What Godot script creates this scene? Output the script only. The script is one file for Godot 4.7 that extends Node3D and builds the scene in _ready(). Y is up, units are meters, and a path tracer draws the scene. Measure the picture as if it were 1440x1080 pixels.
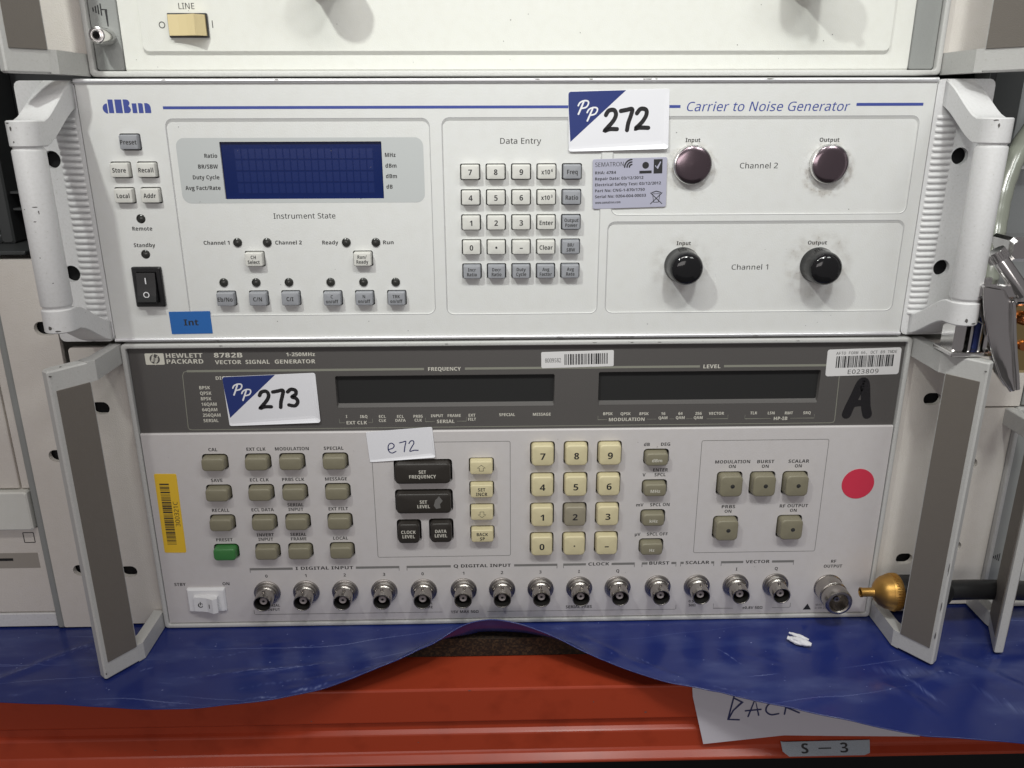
extends Node3D

# All shapes are written in millimetres (x right, y up, z towards the viewer) and committed in metres.
const MM := 0.001
var font_plain: SystemFont
var font_bold: SystemFont
var font_mono: SystemFont
var font_serif: SystemFont
var M := {}
var taken := {}
var glyphs := {}
var wpos := {}

class MB:
	var st := SurfaceTool.new()
	var g := 0
	var t := Transform3D()
	var flip := false
	var n := 0
	func _init():
		st.begin(Mesh.PRIMITIVE_TRIANGLES)
	func place(tr: Transform3D):
		t = tr
		flip = tr.basis.determinant() < 0.0
	func group() -> int:
		g += 1
		return g
	func tri(a: Vector3, b: Vector3, c: Vector3, grp := -1):
		# a, b, c counter-clockwise seen from outside
		st.set_smooth_group(0xFFFFFFFF if grp < 0 else grp)
		n += 1
		st.add_vertex((t * a) * 0.001)
		if flip:
			st.add_vertex((t * b) * 0.001)
			st.add_vertex((t * c) * 0.001)
		else:
			st.add_vertex((t * c) * 0.001)
			st.add_vertex((t * b) * 0.001)
	func quad(a: Vector3, b: Vector3, c: Vector3, d: Vector3, grp := -1):
		tri(a, b, c, grp)
		tri(a, c, d, grp)
	func ring(lo: PackedVector3Array, up: PackedVector3Array, grp := -1, closed := true):
		var k := lo.size()
		for i in (k if closed else k - 1):
			var j := (i + 1) % k
			quad(lo[i], lo[j], up[j], up[i], grp)
	func cap(loop: PackedVector3Array, up := true, grp := -1):
		var c := Vector3.ZERO
		for p in loop:
			c += p
		c /= loop.size()
		for i in loop.size():
			var j := (i + 1) % loop.size()
			if up:
				tri(c, loop[i], loop[j], grp)
			else:
				tri(c, loop[j], loop[i], grp)
	func poly(pts: PackedVector2Array, z: float, up := true):
		var ix := Geometry2D.triangulate_polygon(pts)
		for i in range(0, ix.size(), 3):
			var a := pts[ix[i]]
			var b := pts[ix[i + 1]]
			var c := pts[ix[i + 2]]
			var ccw := (b - a).cross(c - a) > 0.0
			var pa := Vector3(a.x, a.y, z)
			var pb := Vector3(b.x, b.y, z)
			var pc := Vector3(c.x, c.y, z)
			if ccw == up:
				tri(pa, pb, pc)
			else:
				tri(pa, pc, pb)
	func at(pts: PackedVector2Array, z: float) -> PackedVector3Array:
		var r := PackedVector3Array()
		for p in pts:
			r.append(Vector3(p.x, p.y, z))
		return r
	func prism(pts: PackedVector2Array, z0: float, z1: float, smooth := false):
		# pts counter-clockwise seen from +z
		var grp := group() if smooth else -1
		ring(at(pts, z0), at(pts, z1), grp)
		poly(pts, z1, true)
		poly(pts, z0, false)
	func loft(loops: Array, top := true, bottom := false, smooth := true):
		var grp := group() if smooth else -1
		for i in loops.size() - 1:
			ring(loops[i], loops[i + 1], grp)
		if top:
			cap(loops[-1], true, grp if smooth else -1)
		if bottom:
			cap(loops[0], false)
	func box(x0: float, x1: float, y0: float, y1: float, z0: float, z1: float, b := 0.0):
		if b <= 0.0:
			var p := PackedVector2Array([Vector2(x0, y0), Vector2(x1, y0), Vector2(x1, y1), Vector2(x0, y1)])
			prism(p, z0, z1)
			return
		var o := func(i: float) -> PackedVector2Array:
			var a := b
			return PackedVector2Array([Vector2(x0 + i + a, y0 + i), Vector2(x1 - i - a, y0 + i), Vector2(x1 - i, y0 + i + a), Vector2(x1 - i, y1 - i - a), Vector2(x1 - i - a, y1 - i), Vector2(x0 + i + a, y1 - i), Vector2(x0 + i, y1 - i - a), Vector2(x0 + i, y0 + i + a)])
		var outer: PackedVector2Array = o.call(0.0)
		var inner: PackedVector2Array = o.call(b)
		loft([at(inner, z0), at(outer, z0 + b), at(outer, z1 - b), at(inner, z1)], true, true, false)
	func lathe(profile: Array, seg := 32, c := Vector3.ZERO, close_top := true, close_bottom := false):
		# profile: [radius, z] from back to front
		var loops := []
		for p in profile:
			var l := PackedVector3Array()
			for i in seg:
				var a := TAU * i / seg
				l.append(c + Vector3(cos(a) * p[0], sin(a) * p[0], p[1]))
			loops.append(l)
		var grp := group()
		for i in loops.size() - 1:
			if i > 0:
				var d0 := Vector2(profile[i][0] - profile[i - 1][0], profile[i][1] - profile[i - 1][1]).normalized()
				var d1 := Vector2(profile[i + 1][0] - profile[i][0], profile[i + 1][1] - profile[i][1]).normalized()
				if d0.dot(d1) < 0.82:
					grp = group()
			ring(loops[i], loops[i + 1], grp)
		if close_top:
			cap(loops[-1], true)
		if close_bottom:
			cap(loops[0], false)
	func tube(path: Array, r, seg := 14, caps := true):
		var loops := []
		var up := Vector3(0.123, 0.456, 0.88).normalized()
		for i in path.size():
			var d: Vector3 = (path[mini(i + 1, path.size() - 1)] - path[maxi(i - 1, 0)]).normalized()
			var u: Vector3 = (up - d * up.dot(d)).normalized()
			var v: Vector3 = d.cross(u)
			up = u
			var rr: float = r[i] if r is Array else r
			var l := PackedVector3Array()
			for k in seg:
				var a := TAU * k / seg
				l.append(path[i] + (u * cos(a) + v * sin(a)) * rr)
			loops.append(l)
		var grp := group()
		for i in loops.size() - 1:
			ring(loops[i], loops[i + 1], grp)
		if caps:
			cap(loops[-1], true)
			cap(loops[0], false)
	func plate(x0: float, x1: float, y0: float, y1: float, z: float, holes: Array):
		# a flat sheet facing +z with openings; each hole: {"c": centre, "p": outline, "d": depth of its wall}
		var xs := [x0, x1]
		var ys := [y0, y1]
		var cells := []
		for h in holes:
			var lo := Vector2(INF, INF)
			var hi := -lo
			for p in h.p:
				lo = lo.min(p + h.c)
				hi = hi.max(p + h.c)
			lo -= Vector2(0.2, 0.2)
			hi += Vector2(0.2, 0.2)
			cells.append(Rect2(lo, hi - lo))
			xs.append_array([lo.x, hi.x])
			ys.append_array([lo.y, hi.y])
		xs.sort()
		ys.sort()
		for j in ys.size() - 1:
			if ys[j + 1] - ys[j] < 1e-4:
				continue
			var start: float = NAN
			for i in xs.size():
				var open: bool = i < xs.size() - 1
				if open:
					var m := Vector2((xs[i] + xs[i + 1]) / 2, (ys[j] + ys[j + 1]) / 2)
					for c in cells:
						if c.has_point(m):
							open = false
							break
				if open and is_nan(start):
					start = xs[i]
				elif not open and not is_nan(start):
					if xs[i] - start > 1e-4:
						quad(Vector3(start, ys[j], z), Vector3(xs[i], ys[j], z), Vector3(xs[i], ys[j + 1], z), Vector3(start, ys[j + 1], z))
					start = NAN
		for k in holes.size():
			var h = holes[k]
			var c: Rect2 = cells[k]
			var inner := PackedVector3Array()
			var q := PackedVector2Array()
			for p in h.p:
				inner.append(Vector3(p.x + h.c.x, p.y + h.c.y, z))
				var half := c.size / 2
				var mid := c.get_center()
				var d: Vector2 = p + h.c - mid
				var s := minf(half.x / maxf(absf(d.x), 1e-6), half.y / maxf(absf(d.y), 1e-6))
				q.append(mid + d * s)
			var cnt := inner.size()
			for i in cnt:
				var j := (i + 1) % cnt
				var a := Vector3(q[i].x, q[i].y, z)
				var b := Vector3(q[j].x, q[j].y, z)
				quad(inner[i], a, b, inner[j])
				if absf(q[i].x - q[j].x) > 1e-3 and absf(q[i].y - q[j].y) > 1e-3:
					var cx := c.position.x if absf(q[i].x - c.position.x) < 1e-3 or absf(q[j].x - c.position.x) < 1e-3 else c.end.x
					var cy := c.position.y if absf(q[i].y - c.position.y) < 1e-3 or absf(q[j].y - c.position.y) < 1e-3 else c.end.y
					tri(a, Vector3(cx, cy, z), b)
			if h.d > 0.0:
				var low := PackedVector3Array()
				for p in inner:
					low.append(p - Vector3(0, 0, h.d))
				var grp := group()
				ring(inner, low, grp)
	func mesh() -> ArrayMesh:
		st.generate_normals()
		return st.commit()

func rr(x0: float, x1: float, y0: float, y1: float, r: float, k := 4) -> PackedVector2Array:
	var p := PackedVector2Array()
	var cs := [Vector2(x1 - r, y0 + r), Vector2(x1 - r, y1 - r), Vector2(x0 + r, y1 - r), Vector2(x0 + r, y0 + r)]
	for q in 4:
		for i in k + 1:
			var a := -PI / 2 + q * PI / 2 + PI / 2 * i / k
			p.append(cs[q] + Vector2(cos(a), sin(a)) * r)
	return p

func rc(w: float, h: float, r: float, k := 4) -> PackedVector2Array:
	return rr(-w / 2, w / 2, -h / 2, h / 2, r, k)

func circle(r: float, k := 24) -> PackedVector2Array:
	var p := PackedVector2Array()
	for i in k:
		p.append(Vector2(cos(TAU * i / k), sin(TAU * i / k)) * r)
	return p

func slot(w: float, h: float) -> PackedVector2Array:
	return rc(w, h, minf(w, h) / 2 - 0.01, 6)

func pts(a: Array) -> PackedVector2Array:
	var p := PackedVector2Array()
	for i in range(0, a.size(), 2):
		p.append(Vector2(a[i], a[i + 1]))
	return p

# ---------- nodes ----------
func numbered(parent: Node, called: String) -> String:
	var key := str(parent.get_instance_id()) + "/" + called
	var k: int = taken.get(key, 0)
	taken[key] = k + 1
	return called if k == 0 else "%s_%03d" % [called, k]

func part(mb: MB, called: String, mat: Material, parent: Node, pos := Vector3.ZERO) -> MeshInstance3D:
	return put(mb.mesh(), called, mat, parent, pos)

func put(mesh: Mesh, called: String, mat: Material, parent: Node, pos := Vector3.ZERO) -> MeshInstance3D:
	var o := MeshInstance3D.new()
	o.name = numbered(parent, called)
	o.mesh = mesh
	o.material_override = mat
	o.position = (pos - wpos.get(parent, Vector3.ZERO)) * MM
	wpos[o] = pos
	parent.add_child(o, true)
	return o

func thing(called: String, label: String, category: String, at := Vector3.ZERO, group := "") -> Node3D:
	var o := Node3D.new()
	o.name = numbered(self, called)
	add_child(o, true)
	o.position = at * MM
	wpos[o] = at
	tag(o, label, category, group)
	return o

func tag(o: Node, label: String, category: String, group := ""):
	o.set_meta("label", label)
	o.set_meta("category", category)
	if group != "":
		o.set_meta("group", group)

# ---------- lettering ----------
func text(mb: MB, what: String, x: float, y: float, z: float, cap_h: float, o := {}):
	var f: Font = o.get("font", font_bold if o.get("bold", false) else font_plain)
	var key := what + str(f.get_instance_id())
	if not glyphs.has(key):
		var tm := TextMesh.new()
		tm.text = what
		tm.font = f
		tm.font_size = 64
		tm.pixel_size = 0.01
		tm.depth = 0.0
		tm.curve_step = 3.0
		var arr := tm.surface_get_arrays(0)
		glyphs[key] = arr[Mesh.ARRAY_VERTEX]
	var v: PackedVector3Array = glyphs[key]
	var lo := INF
	var hi := -INF
	for p in v:
		lo = minf(lo, p.x)
		hi = maxf(hi, p.x)
	var s := cap_h / 0.46
	var sx: float = s * o.get("sx", 1.0)
	if o.has("w"):
		sx = o.w / maxf(hi - lo, 0.01)
	var off: float = {"c": (lo + hi) / 2, "l": lo, "r": hi}[o.get("align", "c")]
	var tr := Transform3D(Basis(Vector3(0, 0, 1), deg_to_rad(o.get("rot", 0.0))), Vector3(x, y, z))
	var shear: float = o.get("italic", 0.0)
	for i in range(0, v.size(), 3):
		var q := []
		for k in 3:
			var p: Vector3 = v[i + k]
			q.append(tr * Vector3((p.x - off) * sx + (p.y - 0.01) * s * shear, (p.y - 0.01) * s, 0.0))
		mb.tri(q[0], q[2], q[1])

func spline(a: PackedVector2Array, k := 6) -> PackedVector2Array:
	if a.size() < 3:
		return a
	var r := PackedVector2Array()
	for i in a.size() - 1:
		var p0 := a[maxi(i - 1, 0)]
		var p3 := a[mini(i + 2, a.size() - 1)]
		for j in k:
			r.append(a[i].cubic_interpolate(a[i + 1], p0, p3, float(j) / k))
	r.append(a[-1])
	return r

func stroke(mb: MB, line: PackedVector2Array, w: float, z: float, smooth := true):
	# a pen line: one ribbon with rounded ends
	var p := spline(line) if smooth else line
	var n := p.size()
	var lft := PackedVector3Array()
	var rgt := PackedVector3Array()
	for i in n:
		var d := (p[mini(i + 1, n - 1)] - p[maxi(i - 1, 0)]).normalized()
		var e := Vector2(-d.y, d.x) * w / 2
		if not smooth and i > 0 and i < n - 1:
			var d0 := (p[i] - p[i - 1]).normalized()
			e /= maxf(0.5, d.dot(d0))
		lft.append(Vector3(p[i].x + e.x, p[i].y + e.y, z))
		rgt.append(Vector3(p[i].x - e.x, p[i].y - e.y, z))
	for i in n - 1:
		mb.quad(rgt[i], rgt[i + 1], lft[i + 1], lft[i])
	for e in [[0, 1], [n - 1, n - 2]]:
		var c: Vector2 = p[e[0]]
		var out: float = (c - p[e[1]]).angle()
		var fan := PackedVector3Array()
		for k in 7:
			var a := out - PI / 2 + PI * k / 6
			fan.append(Vector3(c.x + cos(a) * w / 2, c.y + sin(a) * w / 2, z))
		for k in 6:
			mb.tri(Vector3(c.x, c.y, z), fan[k], fan[k + 1])

func line_loop(mb: MB, outline: PackedVector2Array, w: float, z: float):
	# a printed outline of even width
	var n := outline.size()
	var a := PackedVector3Array()
	var b := PackedVector3Array()
	for i in n:
		var d0 := (outline[i] - outline[(i + n - 1) % n]).normalized()
		var d1 := (outline[(i + 1) % n] - outline[i]).normalized()
		var d := (d0 + d1).normalized()
		var e := Vector2(-d.y, d.x) * w / 2
		a.append(Vector3(outline[i].x + e.x, outline[i].y + e.y, z))
		b.append(Vector3(outline[i].x - e.x, outline[i].y - e.y, z))
	mb.ring(b, a)

func rect(mb: MB, x0: float, x1: float, y0: float, y1: float, z: float):
	mb.quad(Vector3(x0, y0, z), Vector3(x1, y0, z), Vector3(x1, y1, z), Vector3(x0, y1, z))

func legend(parent: Node, what, x: float, y: float, z: float, cap_h: float, mat: Material, o := {}, called := "legend") -> MeshInstance3D:
	# printed words: a string, or lines top to bottom
	var mb := MB.new()
	if what is Array:
		var gap: float = o.get("gap", cap_h * 1.6)
		for i in what.size():
			text(mb, what[i], x, y + ((what.size() - 1) / 2.0 - i) * gap, z, cap_h, o)
	else:
		text(mb, what, x, y, z, cap_h, o)
	return part(mb, called, mat, parent)

func barcode(mb: MB, x0: float, x1: float, y0: float, y1: float, z: float, seed_: int, vertical := false):
	var r := RandomNumberGenerator.new()
	r.seed = seed_
	var p := y0 if vertical else x0
	var end := y1 if vertical else x1
	while p < end - 0.3:
		var w: float = [0.28, 0.28, 0.55, 0.85][r.randi() % 4]
		var q := minf(p + w, end)
		if vertical:
			rect(mb, x0, x1, p, q, z)
		else:
			rect(mb, p, q, y0, y1, z)
		p = q + [0.28, 0.3, 0.55][r.randi() % 3]

# ---------- materials ----------
func lin(r: float, g: float, b: float) -> Color:
	return Color(r, g, b).linear_to_srgb()

func mat(called: String, c: Color, rough := 0.5, metal := 0.0) -> StandardMaterial3D:
	var m := StandardMaterial3D.new()
	m.resource_name = called
	m.albedo_color = c
	m.roughness = rough
	m.metallic = metal
	M[called] = m
	return m

func noise_tex(seed_: int, freq: float, oct := 3, type := FastNoiseLite.TYPE_SIMPLEX_SMOOTH, normal := false, strength := 4.0, ramp: Gradient = null, size := 512) -> NoiseTexture2D:
	var f := FastNoiseLite.new()
	f.seed = seed_
	f.frequency = freq
	f.noise_type = type
	f.fractal_octaves = oct
	var t := NoiseTexture2D.new()
	t.width = size
	t.height = size
	t.seamless = true
	t.noise = f
	if normal:
		t.as_normal_map = true
		t.bump_strength = strength
	if ramp:
		t.color_ramp = ramp
	return t

func gradient(stops: Array) -> Gradient:
	var g := Gradient.new()
	var o := PackedFloat32Array()
	var c := PackedColorArray()
	for s in stops:
		o.append(s[0])
		c.append(s[1])
	g.offsets = o
	g.colors = c
	return g

func grain(m: StandardMaterial3D, tex: Texture2D, per_metre: float, scale := 0.4):
	m.normal_enabled = true
	m.normal_texture = tex
	m.normal_scale = scale
	m.uv1_triplanar = true
	m.uv1_scale = Vector3.ONE * per_metre

func soil(m: StandardMaterial3D, tex: Texture2D):
	m.albedo_texture = tex
	m.uv1_triplanar = true

func make_materials():
	var white := Color.WHITE
	var fine := noise_tex(3, 0.12, 2, FastNoiseLite.TYPE_SIMPLEX_SMOOTH, true, 3.0)
	var wear := noise_tex(11, 0.012, 5, FastNoiseLite.TYPE_SIMPLEX_SMOOTH, false, 0, gradient([[0.0, Color(0.988, 0.986, 0.982)], [0.45, Color(0.996, 0.996, 0.994)], [0.8, white], [1.0, white]]))
	var specks := noise_tex(23, 0.05, 3, FastNoiseLite.TYPE_SIMPLEX_SMOOTH, false, 0, gradient([[0.0, Color(0.6, 0.58, 0.55)], [0.06, Color(0.85, 0.84, 0.82)], [0.12, Color(0.975, 0.975, 0.97)], [0.6, white], [1.0, white]]))
	var m: StandardMaterial3D
	m = mat("white_paint", lin(0.70, 0.705, 0.695), 0.42); grain(m, fine, 16, 0.10); soil(m, wear)
	m = mat("white_casting", lin(0.74, 0.74, 0.745), 0.38); grain(m, fine, 22, 0.12); soil(m, specks)
	m = mat("cream_paint", lin(0.74, 0.745, 0.70), 0.45); grain(m, fine, 22, 0.12); soil(m, wear)
	m = mat("cream_plate", lin(0.72, 0.68, 0.63), 0.5); grain(m, fine, 18, 0.35); soil(m, wear)
	m = mat("grey_frame", lin(0.56, 0.56, 0.545), 0.42); grain(m, fine, 25, 0.3); soil(m, specks)
	m = mat("grey_trim", lin(0.30, 0.31, 0.30), 0.45); grain(m, fine, 25, 0.3)
	m = mat("handle_insert", lin(0.165, 0.148, 0.13), 0.6); grain(m, fine, 30, 0.5); soil(m, wear)
	m = mat("silver_paint", lin(0.585, 0.56, 0.56), 0.42); grain(m, fine, 22, 0.12); soil(m, wear)
	m = mat("dark_paint", lin(0.088, 0.082, 0.079), 0.5); grain(m, fine, 22, 0.12)
	m = mat("rail_metal", lin(0.82, 0.82, 0.84), 0.32, 0.6)
	m = mat("well_black", lin(0.012, 0.012, 0.012), 0.7)
	m = mat("void_black", lin(0.006, 0.006, 0.007), 0.9)
	m = mat("ink_black", lin(0.02, 0.02, 0.022), 0.55)
	m = mat("ink_grey", lin(0.035, 0.034, 0.034), 0.6)
	m = mat("ink_rule", lin(0.19, 0.185, 0.18), 0.6)
	m = mat("field_rule", lin(0.36, 0.36, 0.37), 0.6)
	m = mat("ink_light", lin(0.62, 0.60, 0.53), 0.6)
	m = mat("ink_rule_light", lin(0.24, 0.24, 0.2), 0.6)
	m = mat("ink_blue", lin(0.045, 0.07, 0.30), 0.5)
	m = mat("ink_pen", lin(0.03, 0.035, 0.12), 0.5)
	m = mat("ink_marker", lin(0.012, 0.011, 0.013), 0.45)
	m = mat("ink_white", lin(0.8, 0.8, 0.82), 0.5)
	m = mat("key_white", lin(0.66, 0.655, 0.62), 0.4); grain(m, fine, 40, 0.2); soil(m, wear)
	m = mat("key_grey", lin(0.31, 0.32, 0.345), 0.4); grain(m, fine, 40, 0.2)
	m = mat("key_olive", lin(0.235, 0.215, 0.15), 0.42); grain(m, fine, 40, 0.25); soil(m, wear)
	m = mat("key_cream", lin(0.66, 0.59, 0.37), 0.42); grain(m, fine, 40, 0.25); soil(m, wear)
	m = mat("key_worn", lin(0.30, 0.27, 0.20), 0.45); grain(m, fine, 40, 0.25); soil(m, wear)
	m = mat("key_brown", lin(0.030, 0.026, 0.022), 0.4); grain(m, fine, 40, 0.25)
	m = mat("key_green", lin(0.05, 0.20, 0.055), 0.38); grain(m, fine, 40, 0.25)
	m = mat("switch_yellow", lin(0.72, 0.60, 0.34), 0.38)
	m = mat("switch_white", lin(0.78, 0.78, 0.79), 0.35)
	m = mat("switch_black", lin(0.012, 0.012, 0.013), 0.32)
	m = mat("led_dark", lin(0.035, 0.035, 0.032), 0.22)
	m = mat("display_grey", lin(0.50, 0.52, 0.52), 0.4)
	m = mat("display_blue", lin(0.003, 0.013, 0.088), 0.14)
	m = mat("display_cell", lin(0.0035, 0.0155, 0.104), 0.2)
	m = mat("window_dark", lin(0.042, 0.041, 0.037), 0.12)
	m = mat("window_sheen", lin(0.11, 0.108, 0.092), 0.2)  # same glass as the dark window, its sheen put into a paler colour
	m = mat("sticker_white", lin(0.78, 0.78, 0.82), 0.35)
	m = mat("sticker_navy", lin(0.018, 0.035, 0.17), 0.35)
	m = mat("sticker_lilac", lin(0.42, 0.42, 0.52), 0.3)
	m = mat("sticker_blue", lin(0.02, 0.13, 0.42), 0.4)
	m = mat("sticker_yellow", lin(0.78, 0.50, 0.035), 0.4)
	m = mat("sticker_pink", lin(0.62, 0.035, 0.075), 0.5)
	m = mat("sticker_barcode", lin(0.70, 0.69, 0.69), 0.35)
	m = mat("rubber_black", lin(0.010, 0.010, 0.011), 0.1)
	m = mat("chrome", lin(0.76, 0.75, 0.74), 0.17, 1.0)
	m = mat("plug_reflection", lin(0.30, 0.235, 0.265), 0.2, 1.0)  # chrome face, the dim room it mirrors put into its colour
	m = mat("bore_shade", lin(0.05, 0.048, 0.046), 0.4, 0.6)  # nickel darkened, the shade inside the sockets put into its colour
	m = mat("nickel", lin(0.40, 0.375, 0.35), 0.26, 1.0); grain(m, fine, 60, 0.25)
	m = mat("nickel_ring", lin(0.40, 0.38, 0.36), 0.34, 1.0)
	m = mat("insulator", lin(0.36, 0.32, 0.32), 0.5)
	m = mat("brass", lin(0.52, 0.30, 0.085), 0.4, 1.0); grain(m, fine, 40, 0.3)
	m = mat("gold_chrome", lin(0.62, 0.47, 0.22), 0.2, 1.0)
	m = mat("cable_black", lin(0.014, 0.014, 0.015), 0.4)
	m = mat("hose", lin(0.26, 0.275, 0.23), 0.25)
	m.clearcoat_enabled = true
	m.clearcoat = 0.6
	m.clearcoat_roughness = 0.12
	m = mat("paper", lin(0.62, 0.60, 0.66), 0.7)
	m = mat("scrap_paper", lin(0.80, 0.80, 0.84), 0.7)
	m = mat("tape_label", lin(0.42, 0.47, 0.52), 0.5)
	soil(m, noise_tex(31, 0.35, 2, FastNoiseLite.TYPE_SIMPLEX_SMOOTH, false, 0, gradient([[0.0, Color(0.5, 0.5, 0.5)], [0.5, white], [1.0, white]]), 256))
	m.uv1_scale = Vector3.ONE * 30
	m = mat("orange_paint", lin(0.42, 0.056, 0.022), 0.24)
	soil(m, noise_tex(47, 0.01, 4, FastNoiseLite.TYPE_SIMPLEX_SMOOTH, false, 0, gradient([[0.0, Color(0.90, 0.88, 0.87)], [0.45, white], [1.0, white]])))
	m.uv1_scale = Vector3.ONE * 6
	m = mat("particle_board", lin(0.15, 0.118, 0.08), 0.85)
	soil(m, noise_tex(53, 0.09, 3, FastNoiseLite.TYPE_VALUE, false, 0, gradient([[0.0, Color(0.8, 0.72, 0.6)], [0.4, Color(0.5, 0.42, 0.33)], [0.6, Color(0.32, 0.25, 0.18)], [1.0, Color(0.2, 0.15, 0.1)]]), 512))
	m.uv1_scale = Vector3.ONE * 22
	m = mat("dark_steel", lin(0.022, 0.024, 0.026), 0.5); grain(m, fine, 20, 0.3)
	m = mat("grey_steel", lin(0.22, 0.23, 0.235), 0.45); grain(m, fine, 20, 0.3)
	m = mat("brown_grille", lin(0.045, 0.032, 0.022), 0.8)
	soil(m, noise_tex(61, 0.4, 2, FastNoiseLite.TYPE_VALUE, false, 0, gradient([[0.0, Color(0.25, 0.25, 0.25)], [0.5, Color(0.7, 0.7, 0.7)], [1.0, white]]), 256))
	m.uv1_scale = Vector3.ONE * 40
	m = mat("chip", lin(0.10, 0.095, 0.09), 0.5)
	m = mat("tape_clear", lin(0.16, 0.155, 0.15), 0.3)

# ---------- the white noise generator in the middle of the stack ----------
func outward(mb: MB):
	# local x stays, local y runs away from the viewer, local z is up
	mb.place(Transform3D(Basis(Vector3(1, 0, 0), Vector3(0, 0, -1), Vector3(0, 1, 0)), Vector3.ZERO))

func chip(parent: Node, c: Vector3, normal: Vector3, w: float, h: float, seed_: int, m: Material = null):
	var r := RandomNumberGenerator.new()
	r.seed = seed_
	var u := Vector3.UP.cross(normal).normalized()
	if u.length() < 0.5:
		u = Vector3.RIGHT
	var v := normal.cross(u)
	var loop := PackedVector3Array()
	for i in 9:
		var a := TAU * i / 9
		var k := r.randf_range(0.45, 1.0)
		loop.append(c + normal * 0.07 + u * cos(a) * w / 2 * k + v * sin(a) * h / 2 * k)
	var mb := MB.new()
	mb.cap(loop, true)
	part(mb, "paint_chip", m if m else M.chip, parent)

func rack_ear(parent: Node, x0: float, x1: float, y0: float, y1: float, z: float, thick: float, holes: Array, m: Material, r := 2.0) -> CSGPolygon3D:
	# a flat mounting flange with rounded corners and screw holes
	var c := CSGPolygon3D.new()
	c.name = numbered(parent, "rack_ear")
	var o := rr(x0, x1, y0, y1, r, 3)
	for i in o.size():
		o[i] *= MM
	c.polygon = o
	c.depth = thick * MM
	c.material = m
	c.position = (Vector3(0, 0, z) - wpos.get(parent, Vector3.ZERO)) * MM
	wpos[c] = Vector3(0, 0, z)
	parent.add_child(c, true)
	if holes.size():
		var bk := MB.new()
		bk.box(minf(x0, x1) + 3.0, maxf(x0, x1) - 3.0, y0 + 4.0, y1 - 4.0, z - thick - 2.4, z - thick - 1.4)
		part(bk, "hole_shade", M.void_black, parent)  # black sheet added in place of the shade behind the holes
	for h in holes:
		var b := CSGPolygon3D.new()
		b.name = "screw_hole"
		b.operation = CSGShape3D.OPERATION_SUBTRACTION
		var s := slot(h[2], h[3])
		for i in s.size():
			s[i] = (s[i] + Vector2(h[0], h[1])) * MM
		b.polygon = s
		b.depth = (thick + 4) * MM
		b.position = Vector3(0, 0, 2) * MM
		b.material = m
		c.add_child(b, true)
	return c

func arm_loops(mb: MB, x0: float, x1: float, zf: float, lo: Callable, hi: Callable):
	var r := (x1 - x0) / 2
	var plan := PackedVector2Array()
	var front := PackedVector2Array()
	for i in 13:
		var a := PI * i / 12
		front.append(Vector2((x0 + x1) / 2 - cos(a) * r, zf + sin(a) * r))
	for k in 9:
		plan.append(Vector2(x0, zf * k / 9.0))
	plan.append_array(front)
	for k in 9:
		plan.append(Vector2(x1, zf * (8 - k) / 9.0))
	var a := PackedVector3Array()
	var b := PackedVector3Array()
	var a2 := PackedVector3Array()
	var b2 := PackedVector3Array()
	var cx := (x0 + x1) / 2
	for p in plan:
		var yl: float = lo.call(p.y)
		var yh: float = hi.call(p.y)
		var q := Vector2(cx, minf(p.y, zf))
		var ins := p.move_toward(q, 0.55)
		a.append(Vector3(p.x, -p.y, yl + 0.55))
		b.append(Vector3(p.x, -p.y, yh - 0.55))
		a2.append(Vector3(ins.x, -ins.y, yl))
		b2.append(Vector3(ins.x, -ins.y, yh))
	var g1 := mb.group()
	mb.ring(a2, a, mb.group())
	mb.ring(a, b, g1)
	mb.ring(b, b2, mb.group())
	# the top and the underside as strips from side to side
	var n := plan.size()
	var g2 := mb.group()
	var g3 := mb.group()
	var half_n := n / 2
	for i in half_n - 1:
		var j := n - 1 - i
		mb.quad(b2[i], b2[i + 1], b2[j - 1], b2[j], g2)
		mb.quad(a2[j], a2[j - 1], a2[i + 1], a2[i], g3)
	mb.tri(b2[half_n - 1], b2[half_n], b2[half_n + 1], g2)
	mb.tri(a2[half_n + 1], a2[half_n], a2[half_n - 1], g3)

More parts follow.
